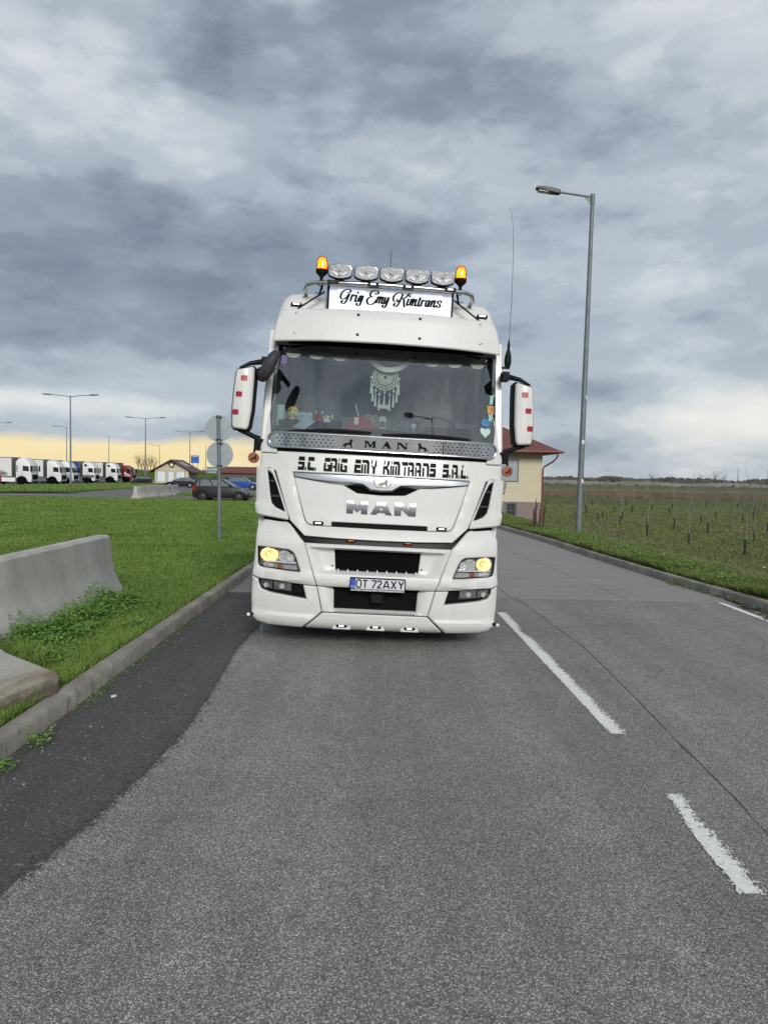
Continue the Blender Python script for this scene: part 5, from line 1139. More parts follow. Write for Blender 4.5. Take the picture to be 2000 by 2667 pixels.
lip = panel('bumper_lip', sym([(.525, .354), (.545, .348), (.712, .186), (.695, .174), (.35, .170)]), 'white', T, lambda x, z: yS(x, z) - .012 + .03 * sm((.2 - z) / .03), 0, .10, .012, .04, rnd=.012)
m = M()
for k in range(26): x = -.40 + k * .032; m.box(x - .009, x + .009, yB(x, .376) - .003, yB(x, .376) + .01, .366, .376)
m.build('slot', 'grey', lip)
for x in (-.336, .014, .366):
    y0 = yS(x, .22) - .016
    m = M(); panel('', [(x - .098, .185), (x + .098, .185), (x + .075, .258), (x - .075, .258)], None, None, lambda a, b: y0, 0, .02, .006, .05, rnd=.012, M_=m); hs = m.build('lamp_pocket', 'white', lip)
    m = M(); panel('', [(x - .058, .205), (x + .058, .205), (x + .058, .240), (x - .058, .240)], None, None, lambda a, b: y0 - .004, 0, .01, .004, .05, rnd=.016, M_=m); b = m.build('lamp_body', 'blackg', hs)
    m = M(); m.box(x - .028, x + .024, y0 - .009, y0 - .003, .217, .229); m.build('led', 'led', b)
# number plate
pl = panel('number_plate', [(-.275, .600), (.296, .600), (.296, .742), (-.275, .742)], 'blackg', T, lambda x, z: -.035, 0, .03, .006, .2, rnd=.012)
m = M(); m.box(-.217, .284, -.038, -.03, .628, .730); m.build('plate_face', 'plate', pl); m = M(); m.box(-.266, -.2175, -.0385, -.03, .628, .730); m.build('euro_band', 'blue', pl)
m = M(); m.box(-.262, .286, -.0375, -.03, .606, .621); m.build('holder_strip', 'lensgrey', pl)
m = M()
for k in range(12): a = k * PI / 6; m.ball((-.242 + .013 * math.cos(a), -.039, .708 + .013 * math.sin(a)), .0022, 5)
m.build('stars', 'yellow', pl)
text_mesh('RO', .030, 'plate', 'country_code', pl, Matrix.Translation((-.242, -.0395, .647)) @ Matrix.Rotation(PI / 2, 4, 'X'), .0006)
def stroke_text(m, glyphs, x0, x1s, z0, hgt, w_, fn):
    for g, (a, b) in zip(glyphs, x1s):
        for st in GL[g]:
            pts = [Vector((a + (b - a) * u, z0 + hgt * v)) for u, v in st]; ribbon(m, pts, lambda i, d: w_, fn)
arc = lambda cx, cy, rx, ry, a0, a1, n=10: [(cx + rx * math.cos(math.radians(a0 + (a1 - a0) * i / n)), cy + ry * math.sin(math.radians(a0 + (a1 - a0) * i / n))) for i in range(n + 1)]
GL = {'O': [arc(.5, .68, .46, .32, 0, 180) + arc(.5, .32, .46, .32, 180, 360) + [(.96, .68)]], 'T': [[(0, .95), (1, .95)], [(.5, .95), (.5, 0)]], '7': [[(0, .95), (1, .95), (.97, .85), (.25, 0)]], '2': [arc(.5, .70, .44, .28, 165, -20) + [(.06, .05), (.07, .05)], [(.02, .055), (1, .055)]],
      'A': [[(0, 0), (.46, 1)], [(.54, 1), (1, 0)], [(.2, .26), (.8, .26)]], 'X': [[(.02, 0), (.98, 1)], [(.02, 1), (.98, 0)]], 'Y': [[(0, 1), (.5, .45)], [(1, 1), (.5, .45)], [(.5, .47), (.5, 0)]]}
m = M(); px = lambda a: -.275 + (a - 105) * .571 / 1395
stroke_text(m, 'OT72AXY', 0, [(px(a), px(b)) for a, b in ((268, 392), (432, 545), (645, 765), (788, 895), (945, 1092), (1140, 1262), (1325, 1445))], .640, .080, .0068, lambda x, z: (x, -.0395, z)); m.build('plate_number', 'ink', pl)

# ---- black V band between bumper and cab front
vb = [(1.2, 1.318), (.915, 1.292), (.76, 1.143), (0, 1.124)]; vb2 = [(0, 1.055), (.765, 1.060), (.805, 1.10), (.916, 1.232), (.955, 1.254), (1.2, 1.275)]
P = [(-x, z) for x, z in vb] + vb[::-1][1:] + vb2[::-1] + [(-x, z) for x, z in vb2[1:]]
vband = panel('gap_trim', P, 'blackg', T, yS, .045, .02, .003, .06)
for x in (-.285, .302):
    m = M(); m.box(x - .045, x + .045, yS(x, 1.1) + .01, yS(x, 1.1) + .05, 1.098, 1.112); b = m.build('marker_lamp', 'blackg', vband); m = M(); m.box(x - .03, x + .03, yS(x, 1.1) + .006, yS(x, 1.1) + .012, 1.103, 1.109); m.build('led', 'amberlit', b)

# ---- cab front: outer panel, bonnet flap, chrome, vents
flap = [(.897, 1.726), (.684, 1.697), (.53, 1.680), (.394, 1.672), (.246, 1.594), (0, 1.583)]
flapb = [(.755, 1.285), (.735, 1.262), (.70, 1.250), (.492, 1.245), (.492, 1.291)]
flap_poly = [(-x, z) for x, z in flap[::-1]][::-1]
flap_poly = [(-x, z) for x, z in flap] + flap[::-1][1:] + [(.80, 1.41)] + flapb + [(-x, z) for x, z in flapb[::-1]] + [(-.80, 1.41)]
hole = [(-.915, 1.782), (.915, 1.782), (.806, 1.41), (.762, 1.282), (.738, 1.255), (.70, 1.241), (0, 1.236), (-.70, 1.241), (-.738, 1.255), (-.762, 1.282), (-.806, 1.41)]
front = [(1.268, 1.958), (1.268, 1.80), (1.15, 1.81), (1.09, 1.78), (.945, 1.36), (.915, 1.283), (.76, 1.135), (.40, 1.123), (0, 1.119)]
def ridge(x, z): return yS(x, z) - .012 * sm((abs(x) - (.80 + (z - 1.28) * .28)) / .02) * sm((1.0 + (z - 1.28) * .33 - abs(x)) / .03) * sm((1.8 - z) / .1)
frontp = panel('cab_front', [(-x, z) for x, z in front] + front[::-1][1:] + [(1.09, 1.958), (1.09, 1.985), (-1.09, 1.985), (-1.09, 1.958)], 'white', T, ridge, 0, .10, .007, .045, holes=[hole], rnd=.01)
def flapsurf(x, z):                      # shallow bevel facet under the mouth
    e = .02 * sm((abs(x) * .28 + 1.60 - .045 - z) / -.03) * sm((.55 - abs(x)) / .2)
    return yS(x, z) + .001 - .006 * sm((1.40 - z) / .1)
fl = panel('bonnet_flap', flap_poly, 'white', T, flapsurf, 0, .06, .007, .045, rnd=.012)
m = M(); panel('', [(-.487, 1.243), (.487, 1.243), (.487, 1.291), (-.487, 1.291)], None, None, yS, .03, .02, .002, .1, M_=m); m.build('air_slot', 'blackg', fl)
for x in (-.628, .640):
    m = M(); panel('', [(x - .055, 1.253), (x + .055, 1.253), (x + .055, 1.290), (x - .055, 1.290)], None, None, yS, -.012, .02, .005, .05, rnd=.012, M_=m); b = m.build('lamp_body', 'blackg', fl); m = M(); m.box(x - .030, x + .030, yS(x, 1.27) - .018, yS(x, 1.27) - .01, 1.267, 1.278); m.build('led', 'led', b)
panel('mouth', sym([(.0, 1.74), (.55, 1.74), (.55, 1.66), (.394, 1.66), (.246, 1.58), (0, 1.57)]), 'dark', T, yS, .055, .02, .002, .1)
cb = [(.905, 1.777), (.895, 1.735), (.684, 1.712), (.53, 1.705), (.30, 1.700), (.195, 1.693), (.108, 1.641), (.0, 1.633)]
def ysc(x, z): return yS(x, z) - .014 - .02 * math.exp(-(x / .5) ** 2) + .10 * max(0, z - 1.74) ** 1.0
chrome = panel('chrome_trim', [(-x, z) for x, z in cb] + cb[::-1][1:], 'chrome', T, ysc, 0, .05, .006, .03, rnd=.008)
c1_, c2_ = [(.0, 1.631), (.106, 1.639), (.195, 1.691), (.30, 1.698), (.53, 1.703), (.684, 1.710), (.893, 1.733)], [(.0, 1.610), (.115, 1.616), (.205, 1.660), (.394, 1.668), (.53, 1.682), (.684, 1.698), (.89, 1.727)]
m = M(); A_ = [(-x, z) for x, z in c1_[::-1]] + c1_[1:]; B_ = [(-x, z) for x, z in c2_[::-1]] + c2_[1:]; n = len(A_)
m.add([(x, ysc(x, z) + .005, z) for x, z in A_] + [(x, yS(x, z) + .045, z) for x, z in B_], [(i, i + 1, n + i + 1, n + i) for i in range(n - 1)]); m.build('lower_facet', 'chrome', chrome, 20)
bd = panel('badge', [(-.097, 1.762), (.105, 1.764), (.082, 1.672), (.06, 1.664), (-.045, 1.664), (-.068, 1.672)], 'chrome', chrome, ysc, -.008, .012, .005, .04, rnd=.012)
m = M(); panel('', inset(ccw([(-.09, 1.757), (.098, 1.759), (.077, 1.675), (.058, 1.669), (-.043, 1.669), (-.063, 1.675)]), .003), None, None, ysc, -.0095, .004, .001, .04, M_=m); m.build('badge_field', 'steel', bd)
m = M(); lion(m, -.042, .068, 1.678, 1.75, ysc, -.0125, .004); m.build('lion_emblem', 'mirror', bd)
m = M(); pts = [Vector((x * .115 + -.045, z * .078 + 1.676)) for x, z in [LION[i] for i in (0, 1, 2, 3, 4, 5, 6, 7)]]; ribbon(m, pts, lambda i, d: .0016, lambda x, z: (x, ysc(x, z) - .0135, z)); m.build('emblem_line', 'grey', bd)
# big grille letters, convex so they mirror sky above and ground below
def lett(par, polys, x0, x1, z0, z1, mt, nm, th=.012, surf=yS, off=-.012, bulge=.0055, holes=()):
    zc, hh = (z0 + z1) / 2, (z1 - z0) / 2
    sf = lambda x, z: surf(x, z) + bulge * ((z - zc) / hh) ** 2
    m = M()
    for p in polys: panel('', [(x0 + u * (x1 - x0), z0 + v * (z1 - z0)) for u, v in p], None, None, sf, off, th, .0025 if th > .005 else .0005, .016 if bulge else .2, M_=m, holes=[[(x0 + u * (x1 - x0), z0 + v * (z1 - z0)) for u, v in h] for h in holes])
    return m.build(nm, mt, par)
GM = [[(0, 0), (.31, 0), (.31, .42), (.5, .12), (.69, .42), (.69, 0), (1, 0), (1, 1), (.72, 1), (.5, .62), (.28, 1), (0, 1)]]
GA = [[(0, 0), (.29, 0), (.36, .17), (.64, .17), (.71, 0), (1, 0), (.68, 1), (.32, 1)]]
GN = [[(0, 0), (.31, 0), (.31, .55), (.68, 0), (1, 0), (1, 1), (.69, 1), (.69, .46), (.34, 1), (0, 1)]]
lett(fl, GM, -.345, -.129, 1.384, 1.517, 'letter', 'letter_M')
lett(fl, GA, -.103, .124, 1.386, 1.517, 'letter', 'letter_A', holes=[[(.40, .36), (.60, .36), (.5, .66)]])
lett(fl, GN, .145, .366, 1.386, 1.519, 'letter', 'letter_N')
# company lettering above the chrome
top = lambda a=.12: [(a, .70), (1, .70), (1, 1), (a + .06, 1)]
SC = {'S': [top(.05), [(.05, .62), (.05, .40), (.62, .40), (.62, .26), (0, .26), (0, 0), (.9, 0), (1, .08), (1, .62)]], 'C': [top(.05), [(.05, .62), (.0, .1), (.1, 0), (1, 0), (1, .24), (.42, .24), (.42, .62)]], '.': [[(0, 0), (1, 0), (1, .24), (0, .24)]],
      'G': [top(), [(.06, .62), (0, .12), (.12, 0), (1, 0), (1, .50), (.52, .50), (.52, .36), (.66, .36), (.66, .2), (.36, .2), (.36, .62)]], 'R': [[(.08, .76), (.6, .76), (.66, .7), (.66, .3), (.5, .3), (.5, .46), (.66, .46), (.66, 0), (1, 0), (1, .85), (.85, 1), (.08, 1)], [(0, 0), (.3, 0), (.3, .66), (0, .66)], [(.36, .26), (.6, .26), (.6, .44), (.36, .44)]],
      'i': [[(.2, .76), (.8, .76), (1, 1), (.5, 1)], [(0, 0), (.9, 0), (.9, .66), (0, .66)]], 'E': [top(), [(.06, .62), (0, 0), (1, 0), (1, .24), (.4, .24), (.4, .36), (.95, .36), (.95, .62)]], 'M': [[(.1, .76), (.62, .76), (.70, .66), (.70, 0), (1, 0), (1, .8), (.84, 1), (.1, 1)], [(0, 0), (.24, 0), (.24, .66), (0, .66)], [(.36, 0), (.6, 0), (.6, .66), (.36, .66)]],
      'Y': [[(.08, .72), (.28, .72), (.38, 1), (.16, 1)], [(.05, .62), (.28, .62), (.52, .5), (.68, .62), (.76, 1), (1, 1), (.98, .6), (.78, .36), (.74, 0), (.38, 0), (.4, .36)]], 'K': [[(.1, .72), (.28, .72), (.36, 1), (.16, 1)], [(0, 0), (.28, 0), (.28, .4), (.58, .3), (.64, 0), (1, 0), (.94, .34), (.66, .5), (.9, .74), (1, 1), (.66, 1), (.54, .66), (.3, .60), (.0, .60)]],
      'T': [[(.08, .72), (1, .72), (1, 1), (.0, 1)], [(.38, 0), (.66, 0), (.66, .64), (.42, .64)]], 'A': [[(.1, .76), (.6, .76), (.66, .68), (.66, .46), (.5, .46), (.5, .26), (.66, .26), (.66, 0), (1, 0), (1, .82), (.86, 1), (.1, 1)], [(0, 0), (.28, 0), (.28, .66), (.04, .66)], [(.33, .26), (.62, .26), (.62, .46), (.33, .46)]], 'N': [[(.06, .76), (.6, .76), (.66, .66), (.66, 0), (1, 0), (1, .8), (.84, 1), (.06, 1)], [(0, 0), (.28, 0), (.28, .66), (0, .66)]],
      'L': [[(.2, .76), (.44, .76), (.54, 1), (.3, 1)], [(.1, .66), (.0, 0), (1, 0), (1, .24), (.42, .24), (.42, .66)]]}
LX = [('S', 622, 702), ('.', 706, 723), ('C', 735, 817), ('.', 821, 838), ('G', 925, 1007), ('R', 1006, 1086), ('i', 1094, 1117), ('G', 1120, 1205), ('E', 1285, 1366), ('M', 1370, 1466), ('Y', 1478, 1552), ('K', 1628, 1708), ('i', 1714, 1736), ('M', 1739, 1830), ('T', 1848, 1923), ('R', 1923, 1996), ('A', 2007, 2080), ('N', 2096, 2176), ('S', 2181, 2257), ('S', 2337, 2413), ('.', 2417, 2435), ('R', 2450, 2523), ('.', 2529, 2543), ('L', 2557, 2628), ('.', 2637, 2652)]
lx = lambda a: -.868 + (a - 620) * 1.762 / 2032
for g, a, b in LX:
    m = M()
    for p in SC[g]: panel('', [(lx(a) + u * (lx(b) - lx(a)), 1.803 + v * .140) for u, v in p], None, None, yS, -.0025, .003, .0004, .08, M_=m)
    m.build('letter_' + (g.upper() if g != '.' else 'stop'), 'ink', frontp)
# side air deflectors with vents
dfl = [(1.30, 1.806), (1.12, 1.803), (1.095, 1.74), (.951, 1.371), (.930, 1.284), (1.18, 1.312), (1.262, 1.326), (1.282, 1.345), (1.297, 1.432), (1.288, 1.455)]
vent = [(1.18, 1.788), (1.128, 1.752), (1.084, 1.665), (.972, 1.364), (1.078, 1.406), (1.12, 1.450), (1.139, 1.53)]
for s in (-1, 1):
    sf = lambda x, z: yS(x, z) - .022 - .02 * sm((1.46 - z) / .03) * sm((abs(x) - 1.1) / .1)
    d = panel('air_deflector', mir(dfl, s), 'white', T, sf, 0, .34, .012, .04, holes=[mir(vent, s)], rnd=.014)
    v = panel('vent', mir(inset(ccw(vent), -.012), s), 'mesh', d, yS, .05, .02, .002, .1)
    for z, a in ((1.665, 1.12), (1.51, 1.08)):
        m = M(); m.box(-.06, .06, yS(a, z) + .03, yS(a, z) + .05, z, z + .02); m.v = [(x + s * a, y, q) for x, y, q in m.v]; m.build('vent_slat', 'grey', v)
# A pillars / lower corners
pil = [(1.09, 1.966), (1.268, 1.966), (1.285, 2.157), (1.287, 2.45), (1.283, 2.67), (1.255, 3.10), (1.19, 3.12), (1.205, 2.84), (1.207, 2.55), (1.20, 2.40), (1.180, 2.22), (1.16, 2.08), (1.10, 2.02)]
for s in (-1, 1): panel('pillar', mir(pil, s), 'white', T, lambda x, z: yS(x, z) + .01 * sm((z - 2.0) / .1), 0, .32, .010, .05, rnd=.012)

# ---- windscreen, cowl, wipers, polished rail
ws = [(1.20, 3.14), (1.213, 2.84), (1.213, 2.55), (1.206, 2.40), (1.186, 2.20), (1.17, 2.14)]
P = ws + [(-x, z) for x, z in ws[::-1]]
m = M(); v, f = cdt(dense(ccw(P), .1), [], .1); m.add([(x, yS(x, z) + .014, z) for x, z in v], f); scr = m.build('windscreen', 'glass', T, 60)
m = M(); panel('', P, None, None, yS, .022, .01, .002, .1, holes=[inset(ccw(roundp(P, .05)), .022)], M_=m); m.build('seal', 'blackg', scr)
m = M(); panel('', [(-1.19, 3.13), (-1.195, 3.085), (-.6, 3.062), (0, 3.052), (.6, 3.062), (1.195, 3.085), (1.19, 3.13)], None, None, yS, .018, .003, .001, .1, M_=m); m.build('visor_reflection_band', 'blackg', scr)  # black strip stands in for the visor's dark reflection in the glass
panel('cowl', [(-1.13, 1.978), (1.13, 1.978), (1.165, 2.06), (1.175, 2.215), (.2, 2.198), (-.2, 2.198), (-1.175, 2.215), (-1.165, 2.06)], 'black', T, yS, .03, .04, .004, .08)
for a, b in (((-1.0, 2.185), (-.13, 2.215)), ((-.02, 2.2), (.92, 2.2))):
    m = M(); P = [Vector((a[0] + (b[0] - a[0]) * t, a[1] + (b[1] - a[1]) * t + .022 * math.sin(PI * t))) for t in [k / 8 for k in range(9)]]
    m.tube([(p.x, yS(p.x, p.y) - .012, p.y) for p in P], [.016] * 6 + [.012, .009, .006], 6); m.tube([(p.x, yS(p.x, p.y) + .004, p.y + .018) for p in P], .007, 4); m.build('wiper', 'black', T)
def ysr(x, z): return yS(x, 2.08) - .045 - .025 * (z - 2.08)
def stad(x, z0, z1, n=8):
    r = (z1 - z0) / 2; zc = (z0 + z1) / 2
    R_ = [(x - r + r * math.cos(a), zc + r * math.sin(a)) for a in [-PI / 2 + PI * k / n for k in range(n + 1)]]
    return R_ + [(-a, 2 * zc - b) for a, b in R_]
rail = panel('screen_rail', stad(1.188, 2.036, 2.176), 'mirror', T, ysr, 0, .012, .003, .06)
m = M(); m.tube([(x, ysr(x, z) - .006, z) for x, z in dense(stad(1.192, 2.030, 2.180), .12)], .011, 8, closed=True); m.build('edge_tube', 'chrome', rail)
m = M()
for s in (-1, 1):
    for k in range(13):
        for r_ in range(4):
            x = .52 + k * .048 + (.024 if r_ % 2 else 0); z = 2.058 + r_ * .0325
            if x < 1.12: panel('', [(s * x + .0105 * math.cos(a) , z + .0065 * math.sin(a)) for a in [q * PI / 3 for q in range(6)]], None, None, ysr, -.0015, .002, .0003, .2, M_=m)
m.build('punched_holes', 'dark', rail, kind='stuff')
sM = [[(0, 0), (.3, 0), (.3, .08), (.22, .12), (.22, .74), (.5, .0), (.56, 0), (.72, .6), (.72, .12), (.62, .08), (.62, 0), (1, 0), (1, .08), (.93, .12), (.93, .88), (1, .92), (1, 1), (.72, 1), (.55, .42), (.34, 1), (0, 1), (0, .92), (.1, .88), (.1, .12), (0, .08)]]
sA = [[(0, 0), (.28, 0), (.28, .08), (.2, .12), (.26, .28), (.52, .28), (.58, .12), (.5, .08), (.5, 0), (1, 0), (1, .08), (.92, .12), (.62, 1), (.42, 1), (.1, .12), (0, .08)]]
sN = [[(0, 0), (.3, 0), (.3, .08), (.2, .12), (.2, .74), (.72, 0), (.9, 0), (.9, .88), (1, .92), (1, 1), (.7, 1), (.7, .92), (.8, .88), (.8, .36), (.36, 1), (0, 1), (0, .92), (.08, .88), (.08, .12), (0, .08)]]
for nm, g, a, b in (('letter_M', sM, -.205, -.075), ('letter_A', sA, -.022, .082), ('letter_N', sN, .132, .250)): lett(rail, g, a, b, 2.068, 2.138, 'ink', nm, .003, ysr, -.003, 0)
m = M(); lion(m, -.435, -.31, 2.055, 2.150, ysr, -.003); m.build('lion_cutout', 'ink', rail); m = M(); lion(m, .345, .47, 2.055, 2.150, ysr, -.003, flip=True); m.build('lion_cutout', 'ink', rail)

# ---- sun visor with bolts
def yV(x, z): return .26 + (z - 3.13) * .26 + .14 * (abs(x) / 1.2) ** 3 + .05 * sm((z - 3.46) / .08)
vis = [(1.212, 3.148), (.7, 3.162), (0, 3.170)]; vt = [(1.20, 3.28), (1.182, 3.385), (1.158, 3.455), (1.10, 3.51), (.6, 3.528), (0, 3.536)]
P = [(-x, z) for x, z in vis] + vis[::-1][1:] + vt + [(-x, z) for x, z in vt[::-1][1:]]
vi = panel('sun_visor', P, 'white', T, yV, 0, .045, .012, .05)
m = M(); m.box(-1.05, 1.05, .50, .54, 3.15, 3.44); m.build('visor_shadow_board', 'dark', vi)  # added dark board, stands in for the shade behind the visor
for x, z in [(s * a, z) for a in (.326, .977) for s in (-1, 1) for z in (3.243, 3.460)]:
    m = M(); m.lathe([(.001, -.010), (.010, -.008), (.016, .0), (.019, .003), (.019, .008)], 14, ax='y', X=Matrix.Translation((x, yV(x, z), z))); m.build('bolt', 'lensgrey' if abs(x) > .5 else 'grey', vi)
# ---- roof sign, light bar, lamps, beacons
sg = panel('roof_sign', [(-.672, 3.50), (.692, 3.50), (.692, 3.80), (-.672, 3.80)], 'blackg', T, lambda x, z: .53, 0, .10, .004, .5)
m = M(); m.box(-.645, .668, .520, .535, 3.505, 3.790); m.build('sign_face', 'signwhite', sg)
def G(u, v): return (-.652 + .004142 * (u - 856) + .000225 * (v - 746.3), 3.785 - .004075 * (v - 746.3) + .000275 * (u - 856))
G1 = lambda x, y: G(870 + x / 11.06, 745 + y / 11.06); G2 = lambda x, y: G(1010 + x / 11.06, 750 + y / 11.06)
PEN = [(G1, [(350, 200), (400, 205), (450, 190), (455, 150), (415, 122), (350, 120), (270, 150), (200, 220), (165, 310), (180, 370), (220, 393), (285, 380), (350, 325), (415, 240)]), (G1, [(425, 235), (380, 340), (330, 440), (280, 502), (235, 518), (198, 495), (188, 462), (210, 438), (232, 445)]),
       (G1, [(505, 262), (440, 455)]), (G1, [(480, 330), (515, 275), (550, 272), (565, 318)]), (G1, [(630, 268), (580, 440), (592, 468), (625, 450)]), (G1, [(805, 300), (745, 300), (690, 370), (660, 440), (680, 463), (718, 435), (770, 330), (812, 297)]), (G1, [(815, 297), (760, 450), (705, 565), (658, 578), (618, 550), (626, 518), (648, 522)]),
       (G1, [(1140, 240), (1195, 252), (1248, 228), (1238, 180), (1170, 155), (1080, 168), (1025, 222), (1012, 280), (1050, 318), (1105, 325)]), (G1, [(1055, 325), (965, 362), (918, 432), (935, 510), (990, 552), (1070, 538), (1140, 485), (1190, 415)]), (G1, [(1240, 325), (1175, 515)]), (G1, [(1225, 385), (1265, 335), (1300, 342), (1250, 520)]), (G1, [(1300, 400), (1345, 338), (1382, 350), (1330, 500), (1352, 528), (1380, 500)]), (G1, [(1460, 335), (1405, 495), (1422, 530), (1462, 495), (1540, 350)]), (G1, [(1552, 340), (1480, 540), (1430, 628), (1390, 636), (1358, 602), (1372, 575), (1394, 578)]),
       (G2, [(215, 352), (252, 372), (240, 410), (190, 418), (135, 388), (120, 320), (152, 240), (222, 180), (310, 160), (385, 175)]), (G2, [(405, 190), (330, 360), (270, 480), (215, 543), (170, 548), (138, 510), (152, 472), (188, 470)]), (G2, [(630, 185), (570, 202), (500, 272), (420, 320), (380, 325)]), (G2, [(390, 328), (425, 360), (430, 470), (436, 555), (470, 555)]), (G2, [(572, 325), (512, 490), (532, 522), (570, 490)]),
       (G2, [(652, 335), (588, 520)]), (G2, [(625, 430), (670, 352), (708, 348), (650, 540)]), (G2, [(695, 430), (755, 358), (788, 364), (740, 505), (752, 538), (795, 510)]), (G2, [(905, 290), (830, 515), (850, 542), (885, 510)]), (G2, [(845, 345), (930, 350)]), (G2, [(962, 365), (905, 555)]), (G2, [(945, 430), (990, 375), (1025, 380), (1040, 405)]), (G2, [(1168, 378), (1108, 385), (1062, 445), (1045, 530), (1072, 558), (1110, 520), (1162, 390)]), (G2, [(1182, 380), (1132, 540), (1155, 562)]), (G2, [(1248, 380), (1192, 570)]), (G2, [(1225, 470), (1280, 392), (1325, 394), (1282, 540), (1295, 572), (1335, 545)]), (G2, [(1490, 440), (1492, 402), (1450, 385), (1408, 410), (1402, 450), (1450, 492), (1468, 540), (1430, 578), (1382, 572), (1364, 540), (1384, 522)])]
m = M()
for fn, pts in PEN:
    P = catmull([fn(*p) for p in pts], 7); ribbon(m, P, lambda i, d: .0040 + .0078 * (abs(d.y) ** 1.3), lambda x, z: (x, .5185, z))
for fn, q, r in ((G1, (662, 205), .012), (G2, (600, 257), .012), (G1, (378, 206), .006), (G1, (225, 445), .009), (G1, (642, 524), .008), (G1, (1175, 247), .009), (G1, (1386, 580), .008), (G2, (228, 358), .010), (G2, (178, 474), .009), (G2, (1488, 432), .010), (G2, (1382, 532), .009)):
    c = fn(*q); m.add([(c[0] + r * math.cos(a), .518, c[1] + r * math.sin(a)) for a in [k * PI / 8 for k in range(16)]], [tuple(range(16))])
link('lettering', m.mesh('lettering', 'ink', 60, recalc=False), sg)
for s in (-1, 1):
    m = M(); m.tube([(s * .70, .56, 3.73), (s * 1.0, .50, 3.50)], .009, 6); m.build('sign_strut', 'black', sg)
pts = [(-.905, .80, 3.735), (-.915, .62, 3.745), (-.885, .53, 3.785), (-.80, .49, 3.804), (-.4, .462, 3.812), (0, .455, 3.814), (.4, .462, 3.812), (.80, .49, 3.804), (.885, .53, 3.785), (.915, .62, 3.745), (.905, .80, 3.735)]
m = M(); m.tube(pts, .024, 12); bar = m.build('light_bar', 'steel', T)
for s in (-1, 1):
    m = M(); m.tube([(s * .72, .5, 3.80), (s * .76, .62, 3.70)], .012, 6); m.tube([(s * .78, .5, 3.79), (s * .72, .53, 3.76), (s * .76, .55, 3.70), (s * .80, .56, 3.72)], .005, 5); m.build('bar_bracket', 'black', bar)
for k, x in enumerate((-.61, -.185, .19, .64, -.36)):
    if k == 4: continue
    m = M(); m.box(x - .06, x + .06, .425, .49, 3.790, 3.828); b = m.build('marker_lamp', 'blackg', bar); m = M(); m.box(x - .028, x + .026, .421, .426, 3.803, 3.817); m.build('led', 'led' if k else 'grey', b)
o8 = [(-.128, -.045), (-.132, .03), (-.118, .058), (-.06, .076), (0, .083), (.06, .076), (.118, .058), (.132, .03), (.128, -.045), (.105, -.064), (.05, -.08), (0, -.084), (-.05, -.08), (-.105, -.064)]
for x in (-.543, -.267, .004, .278, .553):
    z0 = 3.93; y0 = .455; sc = lambda k: [(x + a * k, z0 + b * k) for a, b in o8]
    m = M(); m.loft([[(a, y0 + d, b) for a, b in sc(k)] for k, d in ((.9, -.012), (.97, -.012), (1, .0), (.98, .05), (.7, .10), (.4, .115))], cap=True); lampo = m.build('spot_lamp', 'black', T, 30)
    m = M(); n = len(o8); rings = [[(a, y0 + d, b) for a, b in sc(k)] for k, d in ((.93, -.018), (.89, -.019), (.86, -.014))]; m.loft(rings, cap=False); m.build('lamp_rim', 'chrome', lampo)
    m = M(); m.loft([[(a, y0 + d, b) for a, b in sc(k)] for k, d in ((.87, -.0135), (.60, .0135 - .02), (.25, -.0125))][0:1] + [[(a, y0 - .0125, b) for a, b in sc(.02)]], cap=True); m.build('lamp_bowl', 'spotbowl', lampo)
    for s in (-1, 1):
        m = M(); m.add([(x + s * .025, y0 - .016, z0 - .055), (x + s * .075, y0 - .020, z0 - .02), (x + s * .085, y0 - .016, z0 + .0), (x + s * .04, y0 - .018, z0 - .018), (x + s * .02, y0 - .018, z0 - .03)], [(0, 1, 2, 3, 4)]); m.build('facet', 'lorrywhite', lampo)
    m = M(); m.ball((x, y0 - .012, z0 + .005), .018, 10); m.build('bulb', 'lensgrey', lampo)
    m = M(); v, f = cdt(ccw(sc(.9)), [], .5); m.add([(a, y0 - .026, b) for a, b in v], f); m.build('lens', 'lens', lampo)
    m = M(); m.loft([[(x - .06, y0 + .02, 3.832), (x + .06, y0 + .02, 3.832), (x + .06, y0 + .08, 3.832), (x - .06, y0 + .08, 3.832)], [(x - .03, y0 + .02, 3.86), (x + .03, y0 + .02, 3.86), (x + .03, y0 + .08, 3.86), (x - .03, y0 + .08, 3.86)]]); m.build('lamp_foot', 'black', lampo)
for x in (-.738, .752):
    m = M(); m.lathe([(.018, 3.80), (.018, 3.86), (.026, 3.875), (.054, 3.90), (.064, 3.915), (.064, 3.945), (.001, 3.945)], 22, X=Matrix.Translation((x, .5, 0))); b = m.build('beacon', 'black', T)
    m = M(); m.lathe([(.062, 3.946), (.062, 3.985), (.056, 4.035), (.044, 4.068), (.024, 4.084), (.001, 4.087)], 24, X=Matrix.Translation((x, .5, 0))); m.build('dome', 'orangeglass', b)
    m = M(); m.lathe([(.046, 3.952), (.049, 3.975), (.044, 4.035), (.025, 4.058), (.001, 4.06)], 18, X=Matrix.Translation((x, .5, 0))); m.build('flash_lamp', 'flashcore', b)
for x in (-1.0, 1.03):
    m = M(); panel('', [(x - .064, 3.576), (x + .064, 3.576), (x + .056, 3.611), (x - .056, 3.611)], None, None, lambda a, b: .615, 0, .06, .008, .1, rnd=.014, M_=m); b = m.build('roof_marker', 'blackg', T); m = M(); m.box(x - .035, x + .035, .608, .616, 3.586, 3.602); m.build('led', 'led', b)
m = M(); m.tube([(.012, 1.0, 3.78), (.012, 1.0, 4.345)], [.008, .003], 6); m.build('aerial', 'grey', T); m = M(); m.tube([(.67, .9, 3.78), (.675, .9, 4.10)], [.008, .004], 6); m.build('aerial', 'grey', T)
